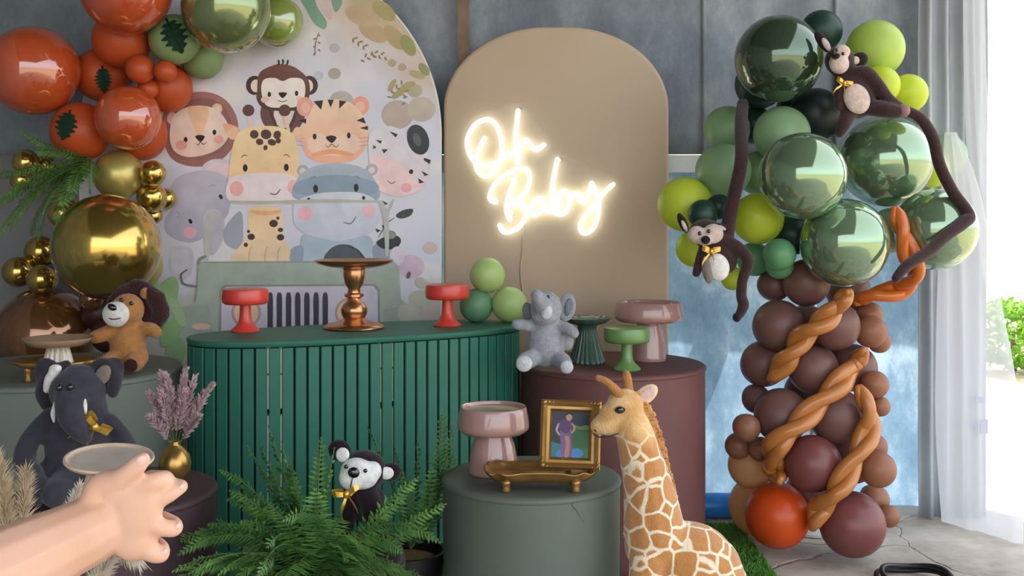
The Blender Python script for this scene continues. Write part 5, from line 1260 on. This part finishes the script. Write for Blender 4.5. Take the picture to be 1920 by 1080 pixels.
e = f.new(); e.e(1161, 764, -24, 11, 7, 5, -6); part(e, 'eye_rim', M_charl, rt); e = f.new(); e.e(1160, 764, -27, 7, 6, 4); part(e, 'eye', M_eye, rt)
e = f.new(); e.e(1116, 804, -13, 3.6, 2.6, 2.5, 30); part(e, 'nostril', M_eye, rt)
e = f.new(); e.t([(1112, 812, -6), (1122, 816, -16), (1140, 814, -20), (1158, 808, -22)], [1.2, 1.4, 1.2, 0.8]); part(e, 'mouth_stitch', M_charl, rt)
mn = f.new(); cs = spline([(1194, 742, 6), (1212, 764, 8), (1228, 800, 10), (1240, 840, 12), (1250, 880, 14), (1260, 920, 14), (1268, 955, 16)], 6)
for k_, p in enumerate(cs):
    for q_ in range(4): mn.t([(p.x-8, p.y, p.z+rr.uniform(-4, 4)), (p.x+rr.uniform(2, 6), p.y-3+rr.uniform(-3, 5), p.z+rr.uniform(-5, 5)), (p.x+rr.uniform(5, 10), p.y+rr.uniform(-4, 8), p.z+rr.uniform(-7, 7))], [5, 4, 1.2], 2, 6)
part(mn, 'mane', M_girm, rt)
# ---- monkey leaning out of the fern
f = Fig(2.72); rt = root('plush_monkey', f.q(730, 1120, 0), 'dark plush monkey with white round face peeking out of the potted fern', 'plush toy')
b = f.new(); b.e(684, 882, 6, 42, 38, 32, 20).e(690, 946, 10, 34, 46, 28, -20); b.t([(690, 925, -10), (706, 965, -18), (722, 1005, -18), (734, 1040, -10)], [20, 23, 24, 22]); b.t([(672, 930, 0), (655, 965, -14), (650, 1000, -20)], [16, 16, 15]); b.e(720, 1060, 10, 40, 60, 32); part(b, 'body', M_mkd, rt, 0.006, 4)
e = f.new(); e.e(676, 884, -16, 37, 29, 24, 18).e(664, 890, -24, 26, 24, 22, 10).e(698, 880, -14, 20, 20, 18); part(e, 'face', M_white_p, rt, 0.005, 4)
e = f.new(); e.e(636, 846, 6, 22, 20, 9, 30); o1 = part(e, 'ear', M_mkd, rt); e = f.new(); e.e(643, 852, -4, 13, 14, 5); part(e, 'ear_lining', M_white_p, o1)
e = f.new(); e.e(733, 886, 4, 19, 17, 9, -10); o1 = part(e, 'ear', M_mkd, rt); e = f.new(); e.e(725, 886, -5, 14, 12, 5); part(e, 'ear_lining', M_white_p, o1)
e = f.new(); e.e(670, 875, -46, 11, 10, 7, 20); part(e, 'nose', M_eye, rt)
for x, y, d_ in ((690, 874, -36), (655, 866, -38)): e = f.new(); e.e(x, y, d_, 4, 4, 3); part(e, 'eye', M_eye, rt)
e = f.new(); e.t([(668, 885, -46), (666, 894, -47), (664, 902, -44)], [1, 1, 1]); part(e, 'mouth_stitch', M_eye, rt)
bow(rt, f, 656, 916, -38, 1.25, -18)
# ---- monkey seated on the crown
f = Fig(3.57); rt = root('plush_monkey', f.q(1610, 225, 0), 'brown plush monkey sitting on the balloon tree with a long bent tail', 'plush toy')
b = f.new(); b.e(1576, 114, 4, 28, 29, 24, -30).e(1602, 178, 4, 38, 46, 30, -25).e(1590, 148, 4, 24, 20, 20); b.t([(1592, 138, -8), (1618, 138, -16), (1640, 160, -16), (1660, 186, -14), (1684, 206, -14)], [11, 13, 12, 11, 11]); b.t([(1580, 150, -4), (1570, 175, -14), (1568, 200, -16)], [10, 10, 9]); b.t([(1622, 200, -6), (1650, 208, -22), (1672, 212, -26)], [17, 15, 13]); b.t([(1590, 210, -6), (1578, 232, -18), (1570, 250, -16)], [16, 13, 10]); b.e(1654, 172, 12, 14, 20, 12, -25); part(b, 'body', M_mk, rt, 0.006, 3)
e = f.new(); e.e(1567, 122, -20, 19, 20, 12, -20).e(1573, 100, -18, 16, 14, 10); part(e, 'face', M_mkf, rt, 0.005, 3)
e = f.new(); e.e(1598, 188, -26, 24, 29, 10, -25); part(e, 'belly', M_mkf, rt)
e = f.new(); e.e(1543, 78, 2, 10, 24, 6, -35); o1 = part(e, 'ear', M_mkd, rt); e = f.new(); e.e(1548, 84, -4, 6, 14, 3, -30); part(e, 'ear_lining', M_mkf, o1)
e = f.new(); e.e(1612, 112, 2, 17, 14, 7, -25); o1 = part(e, 'ear', M_mkd, rt); e = f.new(); e.e(1602, 114, -5, 8, 8, 4); part(e, 'ear_lining', M_mkf, o1)
e = f.new(); e.e(1557, 110, -33, 8, 6, 5, -10); part(e, 'nose', M_mkd, rt)
for x, y in ((1572, 105), (1560, 98)): e = f.new(); e.e(x, y, -29, 3.2, 3.2, 2.5); part(e, 'eye', M_eye, rt)
e = f.new(); e.e(1684, 210, -28, 12, 12, 11); part(e, 'paw', M_mkp, rt)
e = f.new(); e.t([(1686, 204, -6), (1722, 222, -8), (1748, 260, -4), (1762, 310, 0), (1784, 360, -6), (1806, 402, -22), (1794, 416, -32), (1756, 440, -46), (1716, 470, -62), (1672, 494, -78), (1650, 516, -84)], [9, 10, 11, 11, 11, 12, 12, 11, 11, 10, 8], 8); part(e, 'tail', M_mk, rt)
bow(rt, f, 1572, 160, -34, 0.75, 20)
# ---- monkey hanging from the crown
f = Fig(3.50); rt = root('plush_monkey', f.q(1350, 520, 0), 'brown plush monkey with pale face hanging by one long limb beside the tan panel', 'plush toy')
b = f.new(); b.e(1324, 436, 6, 32, 26, 24).e(1355, 478, 8, 28, 38, 22, -25); b.t([(1352, 448, -2), (1382, 464, -8), (1400, 490, -10), (1390, 525, -10), (1388, 555, -10), (1392, 572, -10), (1382, 592, -12)], [12, 12, 11.5, 10, 10, 11, 8]); b.t([(1322, 462, 0), (1312, 485, -8), (1304, 512, -10)], [11, 10, 8])
b.t([(1364, 452, 6), (1368, 420, 10), (1378, 370, 10), (1393, 300, 14), (1407, 228, 80), (1424, 180, 145)], [14, 13.5, 13, 13, 13, 12]); part(b, 'body', M_mk, rt, 0.0055, 3)
e = f.new(); e.e(1304, 440, -14, 17, 17, 14).e(1334, 438, -14, 20, 19, 14, -10).e(1318, 448, -20, 18, 12, 12); part(e, 'face', M_mkf, rt, 0.004, 3)
e = f.new(); e.e(1342, 500, -18, 22, 26, 12, -15); part(e, 'belly', M_ivory, rt); e = f.new(); e.e(1322, 505, -22, 10, 26, 8, -10); part(e, 'leg', M_taupe, rt)
e = f.new(); e.e(1281, 418, 4, 8, 20, 5, -25); o1 = part(e, 'ear', M_mkd, rt); e = f.new(); e.e(1283, 424, -2, 4, 12, 3, -25); part(e, 'ear_lining', M_mkf, o1)
e = f.new(); e.e(1354, 428, 0, 17, 8, 6, 25); o1 = part(e, 'ear', M_mkd, rt); e = f.new(); e.e(1352, 427, -6, 9, 4, 3, 25); part(e, 'ear_lining', M_mkf, o1)
e = f.new(); e.e(1317, 449, -34, 8.5, 8, 6); part(e, 'nose', M_mkd, rt)
for x, y in ((1307, 437), (1324, 433)): e = f.new(); e.e(x, y, -28, 3.6, 4, 3); part(e, 'eye', M_eye, rt)
e = f.new(); e.e(1379, 594, -12, 8, 9, 8); part(e, 'paw', M_mkd, rt)
bow(rt, f, 1328, 470, -28, 0.85, 5)
# ================================================================== vase, plumes, pampas, potted fern
M_vase = mat('brushed_gold', (190, 150, 84), 0.28, metal=0.85, var=0.15, vscale=14)
VD = 2.78; f = Fig(VD); vx = P(328, 0, VD).x; k = f.k; vb = Vector((vx, VD, PP[3]+0.0005))
rt = root('gold_vase', vb, 'round brushed gold bud vase on the dark plum drum', 'vase')
mb = MB(); mb.lathe([(0.0, 0), (14*k, 0), (20*k, 4*k), (28*k, 18*k), (30*k, 33*k), (27*k, 48*k), (18*k, 60*k), (10*k, 67*k), (8.5*k, 71*k), (10*k, 75*k), (9*k, 75*k), (7*k, 71*k), (7*k, 60*k)], 40, Matrix.Translation(vb)); mb.build('vase_body', M_vase, rt)
vt = f.q(328, 820, 0); vt = Vector((vx, VD, vb.z+70*k))
M_mauve = mat('mauve_plume', (208, 180, 182), 0.85, col2=(178, 146, 154), vscale=40, trans=0.2)
rr = random.Random(17)
for i_, (tx, ty, dd) in enumerate(((302, 700, 0), (322, 702, -12), (345, 696, 5), (368, 708, -5), (398, 722, 0), (286, 736, -8), (382, 775, -14), (312, 728, -18), (356, 730, -18), (292, 776, -16), (336, 716, 10), (376, 742, 6))):
    p0 = vt+Vector((rr.uniform(-4, 4)*k, rr.uniform(-4, 4)*k, -20*k)); p2 = f.q(tx, ty, dd*2); p1 = p0.lerp(p2, 0.45)+Vector((0, 0, 18*k))
    o = root('dried_plume', p0, 'mauve dried flower plume in the gold vase', 'dried flower', 'mauve plumes in the gold vase')
    pts = [p0*(1-t)**2+p1*2*t*(1-t)+p2*t*t for t in [j/20 for j in range(21)]]
    mb = MB(); mb.tube(pts, 0.0012, 5); mb.build('stem', M_rach, o)
    mb = MB()
    for j in range(7, 21):
        t = j/20; d = (pts[j]-pts[j-1]).normalized(); L = 19*k*(1-((t-0.55)/0.55)**2*0.75)
        for q_ in range(12):
            a = Vector((rr.gauss(0, 1), rr.gauss(0, 1), rr.gauss(0, 1))); a = (a-d*a.dot(d)).normalized(); di = (a*0.75+d*rr.uniform(0.6, 1.5)).normalized(); s = di.orthogonal().normalized()*2.1*k
            b0 = pts[j]+d*rr.uniform(-4, 4)*k; e_ = b0+di*L*rr.uniform(0.6, 1.1); m0 = b0.lerp(e_, 0.6); mb.add([b0, m0+s, e_, m0-s, m0+di.cross(s).normalized()*1.2*k], [(0, 1, 4), (1, 2, 4), (2, 3, 4), (3, 0, 4)])
    mb.build('plume', M_mauve, o, False)
# pampas in front of the drum, standing in a floor basket below the frame
M_pamp = mat('pampas_beige', (206, 186, 156), 0.9, col2=(176, 152, 120), vscale=60, trans=0.25); M_pampw = mat('pampas_cream', (224, 212, 196), 0.9, trans=0.25); M_grey = plush('seed_grey', (136, 130, 130))
PD = 1.75; f = Fig(PD)
M_bask = mat('woven_basket', (150, 118, 80), 0.8, var=0.2, vscale=60)
bc = f.q(70, 1400, 0); bc.z = 0.0
bk = root('floor_basket', bc, 'woven basket on the floor holding the pampas stems', 'basket')
mb = MB()
for j in range(10): mb.tube([(bc.x+(0.09+0.02*math.sin(j/9*3.14))*math.cos(a*math.pi/16), bc.y+(0.09+0.02*math.sin(j/9*3.14))*math.sin(a*math.pi/16), 0.014+j*0.024) for a in range(32)], 0.0135, 6, closed=True)
mb.build('woven_wall', M_bask, bk); mb = MB(); mb.lathe([(0, 0.0), (0.09, 0.0), (0.09, 0.015), (0, 0.015)], 24, Matrix.Translation((bc.x, bc.y, 0.001))); mb.build('basket_base', M_bask, bk)
for i_, (tx, ty, dd, w, m_, lb) in enumerate(((-6, 872, 0, 30, M_pamp, 'thick beige pampas plume behind the forearm'), (38, 905, 20, 26, M_pamp, 'thick beige pampas plume behind the forearm'), (128, 938, 40, 22, M_pampw, 'cream pampas plume touching the plush elephant foot'), (14, 920, -20, 30, M_pamp, 'thick beige pampas plume behind the forearm'), (245, 1040, 0, 26, M_pampw, 'cream pampas plume bending below the wrist'), (200, 1066, 80, 24, M_pamp, 'beige pampas plume bending below the hand'))):
    p2 = f.q(tx, ty, dd); p0 = Vector((bc.x+rr.uniform(-.03, .03), bc.y+rr.uniform(-.03, .03), 0.03)); p1 = Vector((p0.x*0.6+p2.x*0.4, p0.y, p2.z*0.8+0.05 if i_ < 4 else p2.z+0.06))
    o = root('pampas_plume', p0, lb, 'pampas grass', 'beige plumes behind the forearm' if 'thick' in lb else None)
    pts = [p0*(1-t)**2+p1*2*t*(1-t)+p2*t*t for t in [j/30 for j in range(31)]]
    mb = MB(); mb.tube(pts, lerp_list([0.003, 0.001], 31), 5); mb.build('stem', M_pamp, o); mb = MB()
    for j in range(15, 31):
        t = (j-15)/15; d = (pts[j]-pts[j-1]).normalized(); L = w*1.7*f.k*(1.0-0.4*t)
        for q_ in range(80):
            a = Vector((rr.gauss(0, 1), rr.gauss(0, 1), rr.gauss(0, 1))); a = (a-d*a.dot(d)).normalized(); di = (a*rr.uniform(0.3, 0.9)+d).normalized(); s = di.orthogonal().normalized()*0.0007; b0 = pts[j]+d*rr.uniform(-.012, .012); e_ = b0+di*L*rr.uniform(0.7, 1.5)-Vector((0, 0, 0.006)); m0 = b0.lerp(e_, 0.5)+Vector((0, 0, 0.003)); mb.add([b0-s, b0+s, m0+s, m0-s, e_], [(0, 1, 2, 3), (3, 2, 4)])
    x = mb.build('plume', m_, o, False)
# ferns between the drums
FD = 2.62; M_pot = mat('black_pot', (30, 28, 28), 0.5)
def pot(cx, cy, r, h, label):
    rt = root('plant_pot', (cx, cy, 0), label, 'pot')
    mb = MB(); mb.lathe([(0, 0), (r*0.75, 0), (r*0.8, 0.02), (r, h-0.03), (r*1.06, h-0.028), (r*1.06, h), (r*0.95, h), (r*0.93, h-0.03), (0, h-0.03)], 36, Matrix.Translation((cx, cy, 0.001))); mb.build('pot_body', M_pot, rt, True, 40)
    mb = MB(); mb.lathe([(0, h-0.029), (r*0.9, h-0.029), (r*0.5, h-0.015), (0, h-0.012)], 24, Matrix.Translation((cx, cy, 0.001))); mb.build('soil', M_bask, rt)
c1 = P(590, 0, FD); pot(c1.x, FD, 0.13, 0.30, 'black plant pot under the spreading fern')
B1 = (590, 1092, 0)
f1 = []
for tx, ty, mx_, my_, dm, dt, w in ((490, 812, 545, 940, 20, 60, 44), (410, 884, 500, 905, -10, 10, 34), (388, 990, 470, 930, -60, -70, 40), (350, 1062, 450, 975, -100, -120, 40), (430, 1085, 500, 1010, -140, -190, 38), (345, 1000, 450, 960, -20, -40, 36), (560, 938, 640, 905, -60, -130, 34), (700, 985, 650, 930, -90, -140, 36), (760, 1010, 690, 940, -60, -80, 40),
                            (835, 945, 740, 985, -10, 0, 34), (795, 1040, 720, 985, -90, -140, 36), (620, 1085, 620, 1000, -150, -210, 36), (545, 1080, 570, 990, -150, -220, 36), (700, 1085, 670, 1010, -140, -200, 36), (470, 960, 520, 960, -40, -60, 36), (595, 830, 590, 930, 30, 40, 26), (540, 860, 560, 960, 10, 10, 36), (430, 935, 510, 930, -20, -10, 34),
                            (760, 935, 700, 975, 0, 20, 32), (655, 1060, 640, 1000, -130, -190, 34), (500, 1050, 530, 985, -120, -170, 38), (380, 1085, 470, 1010, -120, -150, 36), (840, 1075, 740, 1010, -60, -90, 34), (770, 1085, 700, 1020, -110, -160, 34), (610, 960, 610, 1000, -60, -100, 32), (470, 1010, 520, 1000, -90, -130, 36), (575, 1020, 585, 990, -120, -180, 34), (720, 1050, 680, 990, -100, -170, 34), (790, 980, 720, 1000, -40, -50, 32), (450, 850, 520, 940, 30, 60, 30)):
    f1.append((B1, (mx_, my_, dm), (tx, ty, dt), w*1.35))
f1 += [(B1, (mx_, my_, dm), (tx, ty, dt), w) for tx, ty, mx_, my_, dm, dt, w in ((478, 842, 540, 950, 10, 40, 58), (520, 838, 555, 950, 20, 40, 56), (548, 880, 570, 970, -10, 0, 50), (620, 850, 600, 950, 20, 40, 46), (655, 945, 630, 960, -60, -90, 46), (440, 912, 520, 940, -30, -30, 50), (600, 905, 600, 980, -40, -50, 50), (780, 905, 700, 960, 20, 40, 48), (415, 960, 500, 950, -60, -80, 52), (520, 930, 560, 970, -50, -60, 50))]
rf = random.Random(31)
for i_ in range(24):
    tx = rf.uniform(370, 830); ty = rf.uniform(985, 1110); dt = -rf.uniform(60, 230)
    f1.append((B1, ((tx+590)/2, min(ty, 1040)-rf.uniform(40, 90), dt*0.6), (tx, ty, dt), rf.uniform(40, 52)))
fern('potted_fern', Vector((c1.x, FD, 0.27)), f1, M_fernd, 'spreading green fern in front of the slatted table', 34, FD)
c2 = P(766, 0, 2.98); pot(c2.x, 2.98, 0.10, 0.26, 'black plant pot beside the low grey green drum')
B2 = (770, 1030, 0)
f2 = [(B2, (m0, m1, d0), (t0, t1, d1), w) for t0, t1, m0, m1, d0, d1, w in ((828, 772, 825, 900, 10, 20, 44), (780, 822, 785, 920, 10, 20, 38), (850, 845, 835, 930, -10, -20, 34), (740, 845, 765, 930, 0, 10, 34), (680, 805, 740, 910, 30, 50, 28), (760, 880, 775, 950, -20, -30, 34), (812, 870, 808, 950, -20, -30, 34), (845, 800, 838, 910, 20, 30, 30))]
fern('potted_fern', Vector((c2.x, 2.98, 0.23)), f2, M_fernd, 'upright dark fern between the slatted table and the low drum', 36, 2.98)

# ================================================================== the hand with the small stand
HD = 1.0; f = Fig(HD)
M_skin = mat('skin', (222, 172, 142), 0.48, var=0.07, vscale=22, bump=0.15, bscale=420, bdist=0.0008, sss=0.25, col2=(228, 182, 156)); M_nail = mat('nail', (236, 188, 176), 0.25, coat=0.5)
rt = root('person', f.q(-420, 1300, -300), 'bare forearm and hand reaching in to hold a small round stand', 'person')
b = f.new()
b.t([(-700, 1500, -420), (-420, 1290, -300), (-120, 1120, -150), (40, 1052, -50), (130, 1012, -10), (180, 990, 5)], [150, 125, 100, 80, 68, 62])      # forearm
b.e(205, 975, 4, 56, 74, 30, 30).e(248, 962, 0, 56, 74, 27, 10).e(222, 935, 4, 50, 46, 26, 0).e(268, 950, 0, 38, 62, 24, 4).e(250, 1010, 4, 46, 44, 26, 0)                # palm
b.t([(178, 950, 10), (190, 916, 6), (222, 900, -6), (246, 884, -14), (266, 866, -16), (273, 858, -16)], [36, 30, 22, 19, 18, 15])                      # thumb
b.t([(268, 915, 0), (294, 903, 0), (302, 905, 20), (288, 910, 54), (253, 913, 76)], [22, 19, 18, 16, 14])                                            # index
b.t([(284, 942, 0), (312, 931, 6), (329, 921, 18), (322, 922, 46), (260, 928, 84)], [18, 15.5, 13.5, 13, 12])                                       # middle
b.t([(278, 982, 0), (304, 990, 2), (322, 995, 14), (312, 993, 42), (278, 985, 62)], [19, 17, 16, 14, 13])                                           # ring
b.t([(258, 1022, 2), (282, 1038, 4), (297, 1044, 14), (288, 1038, 42), (262, 1026, 56)], [19, 17.5, 16.5, 14, 12])                                   # little
hand = part(b, 'arm', M_skin, rt, 0.0026, 5)
for x_, y_, d_ in ((336, 917, 12), (331, 989, 6), (306, 1038, 6)): e = f.new(); e.e(x_, y_, d_, 6, 8, 7, 20); part(e, 'fingernail', M_nail, rt)
e = f.new(); e.e(273, 858, -29, 9, 13, 4, 38); part(e, 'thumbnail', M_nail, rt)
M_tanst = mat('beige_resin', (206, 182, 156), 0.35, coat=0.3, col2=(186, 160, 134), vscale=30); M_top = mat('grey_marble', (164, 154, 140), 0.3, col2=(196, 182, 164), vscale=30)
SDt = 1.053; f = Fig(SDt); k = f.k
c0 = f.q(205, 862, 0); tilt_ = Matrix.Rotation(math.radians(6), 4, 'X') @ Matrix.Rotation(math.radians(4), 4, 'Y')
hs = root('small_round_stand', c0+Vector((0, 0, -105*k)), 'small beige round stand held in the hand', 'cake stand'); Mx = Matrix.Translation(c0) @ tilt_
mb = MB(); mb.lathe([(0, -8*k), (60*k, -8*k), (76*k, -4*k), (81*k, 2*k), (80*k, 6*k), (76*k, 6*k), (73*k, 2*k), (68*k, 1*k)], 56, Mx); mb.build('plate_rim', M_tanst, hs, True, 50)
mb = MB(); mb.lathe([(0, -1*k), (69*k, -1*k), (69*k, 1.2*k), (0, 1.2*k)], 48, Mx); mb.build('plate_inset', M_top, hs, True, 40)
mb = MB(); mb.lathe([(50*k, -104*k), (51*k, -98*k), (46*k, -70*k), (41*k, -40*k), (36*k, -12*k), (38*k, -7*k)], 120, Mx, flute=(15, 0.05, -100*k, -14*k)); mb.build('pedestal', M_tanst, hs)
